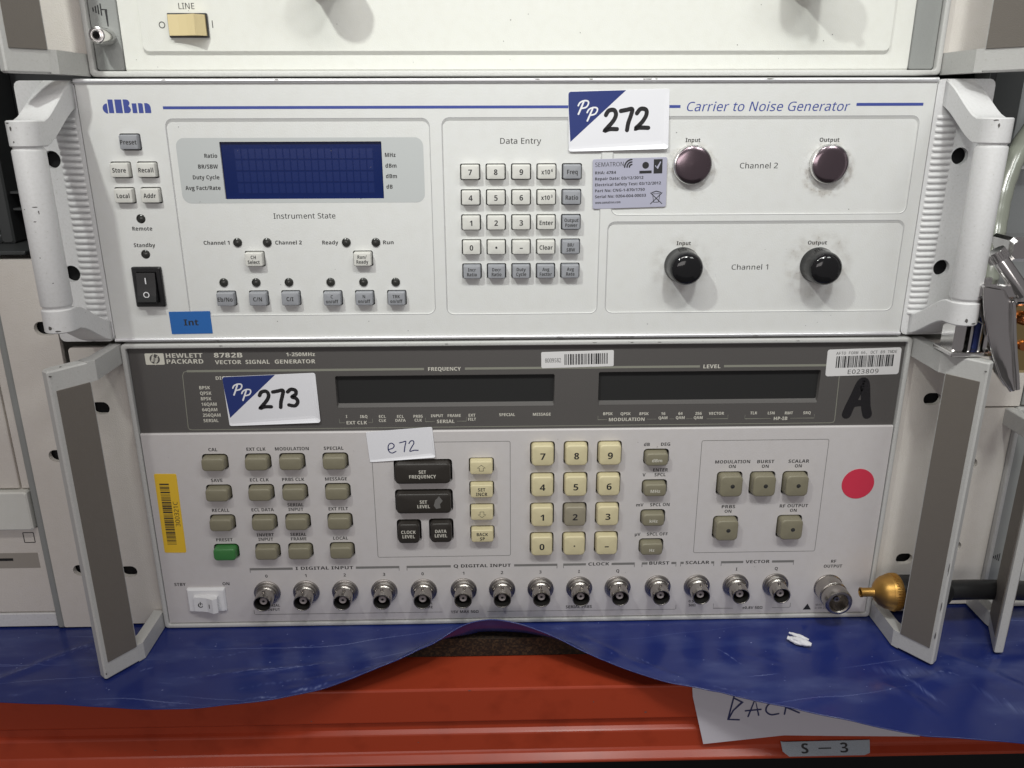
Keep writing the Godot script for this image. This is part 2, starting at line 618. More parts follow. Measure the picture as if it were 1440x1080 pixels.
func bar_handle(parent: Node, side: int, mid: float):
	var xi := mid + 1.5 + side * 212.8
	var xo := mid + 1.5 + side * 227.2
	var x0 := minf(xi, xo)
	var x1 := maxf(xi, xo)
	var zf := 36.0
	var ease_ := func(z: float) -> float: return lerpf(clampf(z / 31.0, 0.0, 1.0), smoothstep(0.0, 33.0, z), 0.45)
	var mb := MB.new()
	outward(mb)
	arm_loops(mb, x0, x1, zf, func(z): return 295.5 - 16.5 * ease_.call(z), func(z): return 308.0 - 17.6 * ease_.call(z))
	var h := part(mb, "handle", M.white_casting, parent)
	mb = MB.new()
	outward(mb)
	arm_loops(mb, x0, x1, zf, func(z): return 178.6 + 15.0 * ease_.call(z), func(z): return 189.5 + 15.4 * ease_.call(z))
	part(mb, "lower_arm", M.white_casting, h)
	var gb := MB.new()
	outward(gb)
	gb.lathe([[6.2, 204.6], [6.2, 205.8], [6.8, 206.3], [7.05, 207.0], [7.05, 276.9], [6.8, 277.7], [6.2, 278.1], [6.2, 279.4]], 40, Vector3((x0 + x1) / 2, -zf, 0), false)
	part(gb, "grip", M.white_casting, h)
	# flange beside the handle, with its ribs
	var e0 := mid + side * 210.7
	var e1 := mid + side * 239.4
	rack_ear(parent, minf(e0, e1), maxf(e0, e1), 178.2, 308.2, 0.0, 3.0, [[mid + side * 227.4, 271.5, 8.6, 8.4], [mid + side * 227.4, 214.5, 8.6, 8.4]], M.white_casting, 3.0)
	var rb := MB.new()
	rb.place(Transform3D(Basis(Vector3(0, 1, 0), PI / 2), Vector3.ZERO))
	var loops := []
	for k in 9:
		var a := PI * k / 8
		loops.append(Vector2(cos(a) * 1.05, sin(a) * 1.0))
	var w := 8.6
	var lo := PackedVector3Array()
	var hi := PackedVector3Array()
	var lo_in := PackedVector3Array()
	var hi_in := PackedVector3Array()
	for q in loops:
		lo.append(Vector3(-q.y, q.x, -w / 2))
		hi.append(Vector3(-q.y, q.x, w / 2))
		lo_in.append(Vector3(-q.y * 0.1, q.x * 0.8, -w / 2 - 0.9))
		hi_in.append(Vector3(-q.y * 0.1, q.x * 0.8, w / 2 + 0.9))
	var grp := rb.group()
	rb.ring(lo, hi, grp, false)
	rb.ring(lo_in, lo, grp, false)
	rb.ring(hi, hi_in, grp, false)
	var rib := rb.mesh()
	for k in 33:
		put(rib, "rib", M.white_casting, h, Vector3(mid + side * 217.8, 190.3 + k * 3.12, 0.0))
	var xc := (x0 + x1) / 2
	for c in [[-0.35, 287.0, 1.6, 3.2], [-0.55, 289.3, 3.4, 1.1], [-0.3, 281.3, 1.3, 1.4], [0.25, 253.0, 5.0, 0.9], [0.42, 250.5, 0.9, 3.2], [0.1, 246.5, 2.2, 1.0], [-0.5, 252.0, 1.0, 1.0], [-0.2, 196.6, 2.6, 3.4], [0.3, 195.0, 4.0, 1.3], [0.0, 230.0, 0.8, 0.8], [0.5, 218.0, 1.2, 0.7]]:
		if side > 0 and c[1] < 286.0 and c[1] > 200.0:
			continue
		var nrm := Vector3(sin(c[0]), 0, cos(c[0]))
		var rad := 7.2 if c[1] > 279.3 or c[1] < 205.0 else 7.0
		chip(h, Vector3(xc, c[1], zf) + nrm * rad, nrm, c[2] * 0.8, c[3] * 0.8, int(c[1] * 7) + side)

func well(x: float, y: float, w: float, h: float, r: float, d: float) -> Dictionary:
	return {"c": Vector2(x, y), "p": rc(w, h, r, 3), "d": d}

func hole(x: float, y: float, r: float, d: float, k := 16) -> Dictionary:
	return {"c": Vector2(x, y), "p": circle(r, k), "d": d}

func key_mesh(w: float, h: float, r: float, z0: float, z1: float, taper: float, bevel: float) -> ArrayMesh:
	var mb := MB.new()
	var l := [mb.at(rc(w, h, r, 4), z0), mb.at(rc(w - taper, h - taper, r, 4), z1 - bevel)]
	var sides := mb.group()
	mb.ring(l[0], l[1], sides)
	var g2 := mb.group()
	var last: PackedVector3Array = l[1]
	for k in [0.35, 0.7, 1.0]:
		var a: float = k * PI / 2
		var ins := bevel * (1 - cos(a))
		var nx := mb.at(rc(w - taper - 2 * ins, h - taper - 2 * ins, maxf(r - ins * 0.5, 0.15), 4), z1 - bevel + bevel * sin(a))
		mb.ring(last, nx, g2)
		last = nx
	mb.cap(last, true, g2)
	return mb.mesh()

func button(parent: Node, mesh: Mesh, m: Material, x: float, y: float, zt: float, words, cap_h: float, ink: Material, o := {}, called := "button") -> MeshInstance3D:
	var b := put(mesh, called, m, parent, Vector3(x, y, 0))
	if words is String and words == "":
		return b
	var mb := MB.new()
	if words is Array:
		for i in words.size():
			text(mb, words[i], x + o.get("dx", 0.0), y + o.get("dy", 0.0) + ((words.size() - 1) / 2.0 - i) * cap_h * 1.42, zt + 0.06, cap_h, o)
	elif words.contains("^"):
		text(mb, "x10", x - 0.6, y, zt + 0.06, cap_h, o)
		text(mb, words[-1], x + 2.55, y + 0.75, zt + 0.06, cap_h * 0.62, o)
	else:
		text(mb, words, x + o.get("dx", 0.0), y + o.get("dy", 0.0), zt + 0.06, cap_h, o)
	part(mb, "lettering", ink, b)
	return b

func indicator(parent: Node, x: float, y: float, r: float):
	var mb := MB.new()
	mb.lathe([[r, -1.5], [r, -0.15], [r * 0.96, 0.1], [r * 0.8, 0.3], [r * 0.74, 0.05], [r * 0.6, 0.2], [r * 0.3, 0.42], [0.1, 0.5]], 20, Vector3(x, y, 0))
	part(mb, "indicator_lamp", M.led_dark, parent)

func sticker(parent: Node, called: String, label: String, x: float, y: float, z: float, w: float, h: float, rot: float, m: Material, r := 1.5, curl := 0.0) -> MeshInstance3D:
	# a thin label; its own axes start at its middle
	var mb := MB.new()
	var loops := []
	for k in [[0.0, 0.0], [0.08, 0.16], [1.2, 0.16], [2.4, 0.16], [4.0, 0.16]]:
		var l := PackedVector3Array()
		for p in rc(w - 2.0 * k[0], h - 2.0 * k[0], maxf(r - k[0] * 0.3, 0.2), 4):
			var u := clampf((p.x / w - p.y / h - 0.80) / 0.18, 0.0, 1.0)
			var v := clampf((-p.x / w - p.y / h - 0.88) / 0.12, 0.0, 1.0)
			l.append(Vector3(p.x, p.y, k[1] + (u * u * 1.3 + v * v * 0.6) * curl))
		loops.append(l)
	mb.loft(loops, true, false, false)
	var s := part(mb, called, m, parent, Vector3(x, y, z))
	s.rotation.z = deg_to_rad(rot)
	if label != "":
		s.set_meta("label", label)
	wpos[s] = Vector3.ZERO
	return s

func lot_sticker(parent: Node, x: float, y: float, z: float, w: float, h: float, rot: float, digits: Array, label: String):
	var s := sticker(parent, "lot_sticker", label, x, y, z, w, h, rot, M.sticker_white, 1.3, 1.0)
	var mb := MB.new()
	var tri_ := PackedVector2Array([Vector2(-w / 2 + 0.1, -h / 2 + h * 0.14), Vector2(-w / 2 + w * 0.57, h / 2 - 0.1), Vector2(-w / 2 + 1.2, h / 2 - 0.1), Vector2(-w / 2 + 0.4, h / 2 - 0.45), Vector2(-w / 2 + 0.1, h / 2 - 1.2)])
	mb.poly(tri_, 0.2)
	part(mb, "printed_corner", M.sticker_navy, s)
	var pp := MB.new()
	for k in 2:
		var ox := -w / 2 + 5.0 + k * 4.4
		var oy := h / 2 - 10.6 - k * 3.3
		var it := func(a: Array) -> PackedVector2Array:
			var q := pts(a)
			for i in q.size():
				q[i] = Vector2(ox + q[i].x + q[i].y * 0.28, oy + q[i].y)
			return q
		stroke(pp, it.call([0.0, 0.0, 0.5, 2.6, 1.0, 5.6]), 0.85, 0.23 + k * 0.004)
		stroke(pp, it.call([-1.2, 3.9, -0.7, 5.3, 1.0, 6.1, 3.0, 5.9, 3.6, 4.6, 2.9, 3.1, 0.9, 2.6]), 0.75, 0.235 + k * 0.004)
	part(pp, "lettering", M.ink_white, s)
	var num := MB.new()
	var dz := 0.23
	for k in 3:
		var ox: float = -w / 2 + w * 0.36 + k * w * 0.152
		var oy: float = -h / 2 + h * 0.33
		for line in digits[k]:
			var q := pts(line)
			for i in q.size():
				q[i] = Vector2(ox + q[i].x, oy + q[i].y)
			stroke(num, q, 2.05, dz)
			dz += 0.008
	part(num, "handwritten_number", M.ink_marker, s)
	return s

const TWO := [[0.6, 7.6, 2.0, 9.6, 4.6, 9.8, 5.6, 7.6, 4.2, 4.6, 0.4, 0.6, 0.3, 0.2, 2.6, 0.9, 6.2, 0.8]]
const TWO_B := [[0.8, 8.0, 2.6, 10.0, 5.2, 9.6, 5.5, 7.2, 3.6, 4.0, 0.6, 1.2, 0.2, 0.8, 2.4, 1.2, 6.6, 1.0]]
const SEVEN := [[0.4, 9.3, 3.0, 9.7, 6.0, 10.0, 5.4, 7.0, 4.2, 3.6, 3.6, 0.2]]
const THREE := [[0.8, 9.0, 2.8, 10.4, 5.2, 9.6, 5.0, 7.4, 2.8, 6.0, 5.0, 5.0, 5.6, 2.8, 3.8, 0.8, 0.6, 1.4]]

func noise_generator():
	var t := thing("noise_generator", "white carrier to noise generator with blue display and round bar handles", "signal generator", Vector3(-4.8, 178, 0))
	var mid := -4.8
	var x0 := -215.1
	var x1 := 205.5
	var y0 := 179.9
	var y1 := 306.9
	# case behind the front panel
	var mb := MB.new()
	mb.box(x0 + 1, x1 - 1, 178.6, 308.2, -290, -3.2, 0.6)
	part(mb, "case", M.white_casting, t)
	# front panel with four sunk fields
	var fields := [
		[-174.2, -45.4, 191.8, 290.4], [-39.0, 40.4, 191.4, 290.6], [46.4, 199.0, 243.0, 290.9], [45.0, 199.2, 191.6, 239.4]]
	var holes := []
	for f in fields:
		holes.append({"c": Vector2.ZERO, "p": rr(f[0], f[1], f[2], f[3], 3.6, 5), "d": 0.0})
	var left_keys := [[-192.3, 279.7, "Preset", 1], [-198.8, 266.4, "Store", 0], [-185.7, 266.4, "Recall", 0], [-198.7, 254.0, "Local", 0], [-185.6, 254.0, "Addr", 0]]
	for k in left_keys:
		holes.append(well(k[0], k[1], 10.2, 8.1, 0.9, 2.2))
	for l in [[-192.8, 242.3], [-193.0, 224.3]]:
		holes.append(hole(l[0], l[1], 2.35, 1.6))
	mb = MB.new()
	mb.plate(x0, x1, y0, y1, 0.0, holes)
	# outer rim of the panel
	var rim := mb.at(PackedVector2Array([Vector2(x0, y0), Vector2(x1, y0), Vector2(x1, y1), Vector2(x0, y1)]), 0.0)
	var back := mb.at(PackedVector2Array([Vector2(x0, y0), Vector2(x1, y0), Vector2(x1, y1), Vector2(x0, y1)]), -3.0)
	mb.ring(back, rim)
	part(mb, "front_panel", M.white_paint, t)
	var dk := 0.14
	var pad := []
	var rows := [["7", "8", "9", "x10^6", "Freq"], ["4", "5", "6", "x10^3", "Ratio"], ["1", "2", "3", "Enter", ["Output", "Power"]], ["0", "•", "–", "Clear", ["BR/", "SBW"]], [["Incr", "Ratio"], ["Decr", "Ratio"], ["Duty", "Cycle"], ["Avg", "Factor"], ["Avg", "Rate"]]]
	for j in 5:
		for i in 5:
			pad.append([-25.5 + i * 12.8, 264.7 - j * 12.58, rows[j][i], 1 if i == 4 or j == 4 else 0])
	var state := [[-137.4, 221.6, ["CH", "Select"], 0], [-81.8, 221.4, ["Run/", "Ready"], 0], [-154.2, 200.9, "Eb/No", 1], [-137.4, 200.9, "C/N", 1], [-120.6, 200.9, "C/I", 1], [-98.8, 200.7, ["C", "on/off"], 1], [-82.1, 200.7, ["N", "on/off"], 1], [-65.3, 200.6, ["TRK", "on/off"], 1]]
	var leds := [[-145.6, 230.0], [-130.5, 229.9], [-90.0, 229.7], [-74.8, 229.6], [-155.0, 209.2], [-138.2, 209.1], [-121.2, 209.1], [-99.5, 209.0], [-82.4, 208.9], [-65.6, 208.8]]
	for i in 4:
		var f = fields[i]
		mb = MB.new()
		var b := [f[0] + dk, f[1] - dk, f[2] + dk, f[3] - 1.4]
		var g1 := mb.group()
		mb.ring(mb.at(rr(b[0], b[1], b[2], b[3], 3.2, 5), -0.55), mb.at(rr(f[0], f[1], f[2], f[3], 3.6, 5), 0.0), g1)
		var hs := []
		if i == 0:
			for k in state:
				hs.append(well(k[0], k[1], 10.2, 8.1, 0.9, 2.2))
			for l in leds:
				hs.append(hole(l[0], l[1], 2.35, 1.6))
			hs.append({"c": Vector2.ZERO, "p": rr(-149.3, -69.4, 251.7, 279.6, 0.3, 1), "d": 1.6})
		elif i == 1:
			for k in pad:
				hs.append(well(k[0], k[1], 10.2, 8.1, 0.9, 2.2))
		mb.plate(b[0], b[1], b[2], b[3], -0.55, hs)
		part(mb, "sunk_field", M.white_paint, t)
		mb = MB.new()
		line_loop(mb, rr(f[0] - 0.2, f[1] + 0.2, f[2] - 0.2, f[3] + 0.15, 3.8, 6), 0.24, 0.05)
		part(mb, "printed_rule", M.field_rule, t)
	# the dark space seen round the keys
	mb = MB.new()
	rect(mb, x0 + 2, x1 - 2, y0 + 2, y1 - 2, -2.6)
	part(mb, "key_backing", M.well_black, t)
	# display: grey surround, blue screen, character cells
	mb = MB.new()
	mb.plate(-170.7, -48.7, 250.0, 281.4, -0.5, [{"c": Vector2.ZERO, "p": rr(-149.3, -69.4, 251.7, 279.6, 0.3, 1), "d": 0.0}])
	var db := MB.new()
	var outer := rr(-170.7, -48.7, 249.8, 281.5, 4.2, 6)
	var inner := rr(-149.3, -69.4, 251.7, 279.6, 0.3, 6)
	db.ring(db.at(outer, -0.49), db.at(inner, -0.49))
	var sur := part(db, "display_surround", M.display_grey, t)
	mb = MB.new()
	rect(mb, -149.6, -69.1, 251.4, 279.9, -1.7)
	var scr := part(mb, "display", M.display_blue, t)
	mb = MB.new()
	for j in 4:
		for i in 20:
			rect(mb, -142.6 + i * 3.45, -139.7 + i * 3.45, 254.6 + j * 5.6, 259.4 + j * 5.6, -1.62)
	var cells := part(mb, "character_cells", M.display_cell, scr)
	cells.set_meta("kind", "stuff")
	# keys
	var km := key_mesh(9.2, 7.2, 0.7, -2.0, 2.9, 0.35, 0.4)
	for k in left_keys + state + pad:
		var z := -0.55 if not k in left_keys else 0.0
		var two: bool = k[2] is Array
		var ch := 1.75 if two else 2.15
		var opt := {"bold": true, "sx": 0.9}
		if k[2] is String and k[2].length() <= 1:
			ch = 2.7
			opt = {"bold": true}
		elif k[2] is String and k[2] in ["Enter", "Clear", "x10^6", "x10^3", "Eb/No"]:
			ch = 2.2
		if two:
			opt["sx"] = 0.88
		var ink: Material = M.ink_grey if k[3] == 1 else M.ink_black
		button(t, km, M.key_grey if k[3] == 1 else M.key_white, k[0], k[1], 2.9, k[2], ch, ink, opt)
	for l in leds + [[-192.8, 242.3], [-193.0, 224.3]]:
		indicator(t, l[0], l[1], 2.2)
	# printed words
	for w in [["Ratio", -150.6, 273.0], ["BR/SBW", -150.8, 267.8], ["Duty Cycle", -150.7, 262.6], ["Avg Fact/Rate", -150.7, 257.4]]:
		legend(t, w[0], w[1] - 0.4, w[2], -0.42, 1.95, M.ink_grey, {"bold": true, "align": "r", "sx": 0.98})
	for w in [["MHz", 273.1], ["dBm", 267.9], ["dBm", 262.8], ["dB", 257.6]]:
		legend(t, w[0], -67.9, w[1], -0.42, 1.95, M.ink_grey, {"bold": true, "align": "l", "sx": 0.98})
	legend(t, "Instrument State", -110.3, 243.3, -0.48, 2.7, M.ink_grey, {"w": 31.4})
	legend(t, "Data Entry", -0.1, 279.6, -0.48, 2.8, M.ink_grey, {"w": 20.4})
	for w in [["Remote", -192.8, 237.4, 0.07, 10.0], ["Standby", -192.9, 229.0, 0.07, 10.8], ["Channel 1", -156.3, 229.9, -0.48, 13.2], ["Channel 2", -119.6, 229.8, -0.48, 13.6], ["Ready", -98.2, 229.7, -0.48, 8.2], ["Run", -68.4, 229.6, -0.48, 5.4]]:
		legend(t, w[0], w[1], w[2], w[3], 1.95, M.ink_grey, {"bold": true, "w": w[4]})
	for w in [["Input", 86.2, 279.7, 7.4], ["Output", 155.2, 279.6, 10.0], ["Input", 84.9, 228.2, 7.4], ["Output", 155.1, 228.1, 10.0]]:
		legend(t, w[0], w[1], w[2], -0.48, 1.95, M.ink_grey, {"bold": true, "w": w[3]})
	legend(t, "Channel 2", 120.6, 267.2, -0.48, 2.7, M.ink_grey, {"w": 19.3})
	legend(t, "Channel 1", 120.7, 215.5, -0.48, 2.7, M.ink_grey, {"w": 19.3})
	legend(t, "Carrier to Noise Generator", 122.6, 295.6, 0.07, 4.4, M.ink_blue, {"italic": 0.21, "w": 81.0})
	mb = MB.new()
	rect(mb, -174.4, 78.8, 294.95, 296.3, 0.06)
	rect(mb, 166.4, 199.9, 295.7, 297.1, 0.06)
	part(mb, "blue_rule", M.ink_blue, t)
	# stencil maker's mark, cut from bars and rounds
	mb = MB.new()
	var ly := 293.2
	var half := func(cx: float, cy: float, r: float, right: bool) -> PackedVector2Array:
		var q := PackedVector2Array()
		for i in 13:
			var a := -PI / 2 + PI * i / 12 + (0.0 if right else PI)
			q.append(Vector2(cx + cos(a) * r, cy + sin(a) * r))
		return q
	mb.poly(half.call(-201.1, ly + 2.15, 2.35, false), 0.06)
	mb.prism(pts([-200.6, ly, -198.2, ly, -198.2, ly + 6.3, -200.6, ly + 6.3]), 0.0, 0.06)
	mb.prism(pts([-197.3, ly, -194.0, ly, -194.0, ly + 6.3, -197.3, ly + 6.3]), 0.0, 0.06)
	mb.prism(pts([-193.3, ly, -191.2, ly, -190.4, ly + 0.5, -189.9, ly + 1.6, -190.3, ly + 2.7, -191.0, ly + 3.3, -190.3, ly + 4.1, -190.2, ly + 5.1, -190.8, ly + 6.0, -191.6, ly + 6.3, -193.3, ly + 6.3]), 0.0, 0.06)
	mb.prism(pts([-189.2, ly, -187.0, ly, -187.0, ly + 4.5, -189.2, ly + 4.5]), 0.0, 0.06)
	mb.prism(pts([-186.2, ly, -184.0, ly, -184.0, ly + 4.3, -184.8, ly + 4.6, -186.2, ly + 4.6]), 0.0, 0.06)
	mb.prism(pts([-183.2, ly, -180.3, ly, -180.3, ly + 2.8, -180.8, ly + 4.0, -181.9, ly + 4.6, -183.2, ly + 4.6]), 0.0, 0.06)
	part(mb, "stencil_logo", M.ink_blue, t)
	# power rocker
	mb = MB.new()
	mb.loft([mb.at(rr(-200.9, -185.9, 197.0, 218.0, 0.8, 3), 0.0), mb.at(rr(-200.9, -185.9, 197.0, 218.0, 0.8, 3), 1.4), mb.at(rr(-200.3, -186.5, 197.6, 217.4, 0.8, 3), 2.0), mb.at(rr(-198.6, -188.2, 199.4, 215.6, 0.6, 3), 2.0), mb.at(rr(-198.6, -188.2, 199.4, 215.6, 0.6, 3), 0.4)], true, false, false)
	var sw := part(mb, "power_switch", M.switch_black, t)
	mb = MB.new()
	mb.place(Transform3D(Basis(Vector3(0, 1, 0), Vector3(0, 0, 1), Vector3(1, 0, 0)), Vector3.ZERO))
	mb.prism(pts([199.8, 0.3, 215.2, 0.3, 215.2, 3.0, 211.5, 3.4, 207.5, 3.9, 203.5, 5.0, 200.6, 6.2, 199.8, 5.8]), -198.2, -188.6)
	var rk := part(mb, "rocker", M.switch_black, sw)
	mb = MB.new()
	rect(mb, -193.7, -193.1, 209.6, 212.8, 4.05)
	line_loop(mb, PackedVector2Array(Array(circle(1.35, 18)).map(func(p): return p + Vector2(-193.4, 204.2))), 0.5, 5.3)
	part(mb, "lettering", M.ink_white, sw)
	# bright rails above and below the panel
	for r in [[307.9, 1.05], [178.9, 1.0]]:
		mb = MB.new()
		mb.place(Transform3D(Basis(Vector3(0, 0, -1), Vector3(0, 1, 0), Vector3(1, 0, 0)), Vector3(-4.8, r[0], 0.2)))
		mb.lathe([[r[1], -210.4], [r[1], 210.4]], 18, Vector3.ZERO, true, true)
		part(mb, "trim_rail", M.rail_metal, t)
	for g in [[84.0, 216.0, 19.0, 101, 0.08, 0.6], [156.5, 216.5, 21.0, 102, 0.12, 0.62], [155.8, 265.0, 15.5, 103, 0.2, 0.7], [86.3, 266.0, 15.0, 104, 0.14, 0.7]]:
		stain(t, g[0], g[1], -0.46, g[2], g[3], g[4], g[5])
	specks(t, -172, -48, 195, 288, -0.5, 9, 400)
	specks(t, 48, 196, 195, 288, -0.5, 8, 430)
	specks(t, -200, 200, 182, 190, 0.05, 8, 460)
	for k in [-172.0, -118.0, 8.0, 34.0, 60.0, 62.5, 66.0, 122.0]:
		chip(t, Vector3(k, 308.3, 1.2), Vector3(0, 0.42, 0.91), 2.0 + fmod(absf(k), 3.0), 0.5, int(k) + 900)
		chip(t, Vector3(k * 1.2 - 20.0, 178.5, 1.12), Vector3(0, -0.3, 0.95), 3.0 + fmod(absf(k), 4.0), 0.5, int(k) + 700)
	bar_handle(t, -1, mid)
	bar_handle(t, 1, mid)
	# stickers
	lot_sticker(t, 48.4, 289.1, 0.05, 49.9, 28.4, 1.4, [TWO, SEVEN, TWO_B], "white lot sticker with navy corner, numbered 272")
	var s := sticker(t, "repair_label", "lilac repair and safety test label with small print", 55.2, 258.8, 0.05, 37.6, 24.6, 1.5, M.sticker_lilac, 1.0)
	var y := 10.0
	legend(s, "SEMATRON", -17.6, y - 0.4, 0.2, 2.1, M.ink_grey, {"align": "l", "w": 14.4}, "lettering")
	var small := ["RHA: 4784", "Repair Date: 03/12/2012", "Electrical Safety Test: 03/12/2012", "Part No: CNG-1-870/1750", "Serial No: 0204-004-00033", "www.sematron.com"]
	for i in 6:
		legend(s, small[i], -17.6, 5.6 - i * 2.95, 0.2, 1.4 if i < 5 else 1.2, M.ink_black, {"align": "l", "bold": true, "w": [10.6, 24.5, 33.5, 25.3, 26.0, 13.0][i]}, "lettering")
	mb = MB.new()
	for k in 3:
		var q := PackedVector2Array()
		for i in 7:
			var a := PI / 2 + PI / 2 * i / 6
			q.append(Vector2(0.9 + cos(a) * (1.2 + k * 1.2), 8.0 + sin(a) * (1.2 + k * 1.2)))
		stroke(mb, q, 0.75, 0.2, false)
	mb.prism(pts([4.8, 4.6, 11.0, 4.6, 11.0, 6.0, 4.8, 6.0]), 0.17, 0.2)
	mb.poly(PackedVector2Array(Array(circle(1.7, 16)).map(func(p): return p + Vector2(7.9, 8.6))), 0.2)
	mb.prism(pts([12.0, 4.4, 16.4, 4.4, 16.4, 11.4, 12.0, 11.4]), 0.17, 0.2)
	# crossed-out wheeled bin
	stroke(mb, pts([10.8, -10.6, 16.6, -5.2]), 0.4, 0.2, false)
	stroke(mb, pts([16.6, -10.6, 10.8, -5.2]), 0.4, 0.205, false)
	line_loop(mb, pts([12.4, -9.8, 14.9, -9.8, 15.6, -5.6, 11.8, -5.6]), 0.4, 0.21)
	stroke(mb, pts([11.4, -5.0, 13.6, -4.3, 16.0, -5.0]), 0.45, 0.215, false)
	part(mb, "printed_symbols", M.ink_black, s)
	mb = MB.new()
	stroke(mb, pts([12.9, 8.2, 13.8, 7.0, 15.4, 10.0]), 0.55, 0.24, false)
	part(mb, "tick_mark", M.sticker_lilac, s)
	s = sticker(t, "blue_label", "blue tape label reading Int", -174.5, 188.0, 0.05, 21.6, 12.2, 0.6, M.sticker_blue, 0.3)
	legend(s, "Int", 0.2, 0.2, 0.2, 3.3, M.ink_black, {"bold": true, "w": 7.6}, "lettering")

func stain(parent: Node, x: float, y: float, z: float, r: float, seed_: int, strength: float, ring_ := 0.55):
	# a patch of brown finger grime with ragged edges
	var n := 96
	var f := FastNoiseLite.new()
	f.seed = seed_
	f.frequency = 0.05
	f.fractal_octaves = 4
	var img := Image.create(n, n, false, Image.FORMAT_RGBA8)
	for j in n:
		for i in n:
			var d := Vector2(i - n / 2.0, j - n / 2.0).length() / (n / 2.0)
			var k := exp(-pow((d - ring_) / 0.24, 2.0)) * clampf(0.45 + f.get_noise_2d(i, j) * 1.7, 0.0, 1.0)
			if f.get_noise_2d(i * 5.0 + 300.0, j * 5.0) > 0.42:
				k *= 2.2
			img.set_pixel(i, j, Color(0.50, 0.41, 0.27, clampf(k * strength, 0.0, 0.8) * clampf((1.0 - d) * 6.0, 0.0, 1.0)))
	var m := mat("grime_%d" % seed_, Color.WHITE, 0.6)
	m.albedo_texture = ImageTexture.create_from_image(img)
	m.transparency = BaseMaterial3D.TRANSPARENCY_ALPHA
	var st := SurfaceTool.new()
	st.begin(Mesh.PRIMITIVE_TRIANGLES)
	for q in [[-1, -1], [1, 1], [1, -1], [-1, -1], [-1, 1], [1, 1]]:
		st.set_uv(Vector2(q[0] * 0.5 + 0.5, 0.5 - q[1] * 0.5))
		st.set_normal(Vector3.BACK)
		st.add_vertex(Vector3(x + q[0] * r, y + q[1] * r, z) * MM)
	put(st.commit(), "grime_patch", m, parent)

func specks(parent: Node, x0: float, x1: float, y0: float, y1: float, z: float, count: int, seed_: int):
	var r := RandomNumberGenerator.new()
	r.seed = seed_
	for i in count:
		chip(parent, Vector3(r.randf_range(x0, x1), r.randf_range(y0, y1), z - 0.03), Vector3.BACK, r.randf_range(0.3, 0.8), r.randf_range(0.3, 0.7), seed_ + i)

func dust_caps():
	for c in [[86.3, 267.8, "round metal cap on the channel 2 input, browner of the two metal caps"], [155.8, 267.9, "round metal cap on the channel 2 output, at the right end of its row"]]:
		var t := thing("metal_cap", c[2], "connector cap", Vector3(c[0], c[1], -0.5), "metal caps on the channel 2 connectors")
		var mb := MB.new()
		mb.lathe([[9.5, 0.0], [9.75, 0.4], [9.75, 2.6], [9.4, 3.2], [8.9, 3.35]], 48, Vector3.ZERO + Vector3(c[0], c[1], -0.5), false)
		var b := part(mb, "rim", M.chrome, t)
		mb = MB.new()
		mb.lathe([[8.95, 3.2], [8.7, 3.4], [6.5, 3.75], [3.5, 3.95], [0.2, 4.05]], 48, Vector3(c[0], c[1], -0.5))
		part(mb, "face", M.plug_reflection, t)
	for c in [[84.6, 216.9, "glossy black rubber cap on the channel 1 input"], [156.4, 216.4, "glossy black rubber cap on the channel 1 output"]]:
		var t := thing("rubber_cap", c[2], "connector cap", Vector3(c[0], c[1], -0.5), "black rubber caps on the channel 1 connectors")
		var mb := MB.new()
		mb.lathe([[9.3, 0.0], [9.4, 0.5], [9.1, 1.2], [8.75, 6.0], [8.6, 10.5], [8.2, 12.2], [7.2, 13.6], [5.4, 14.4], [3.0, 14.8], [0.2, 14.9]], 48, Vector3(c[0], c[1], -0.5))
		part(mb, "cap_body", M.rubber_black, t)

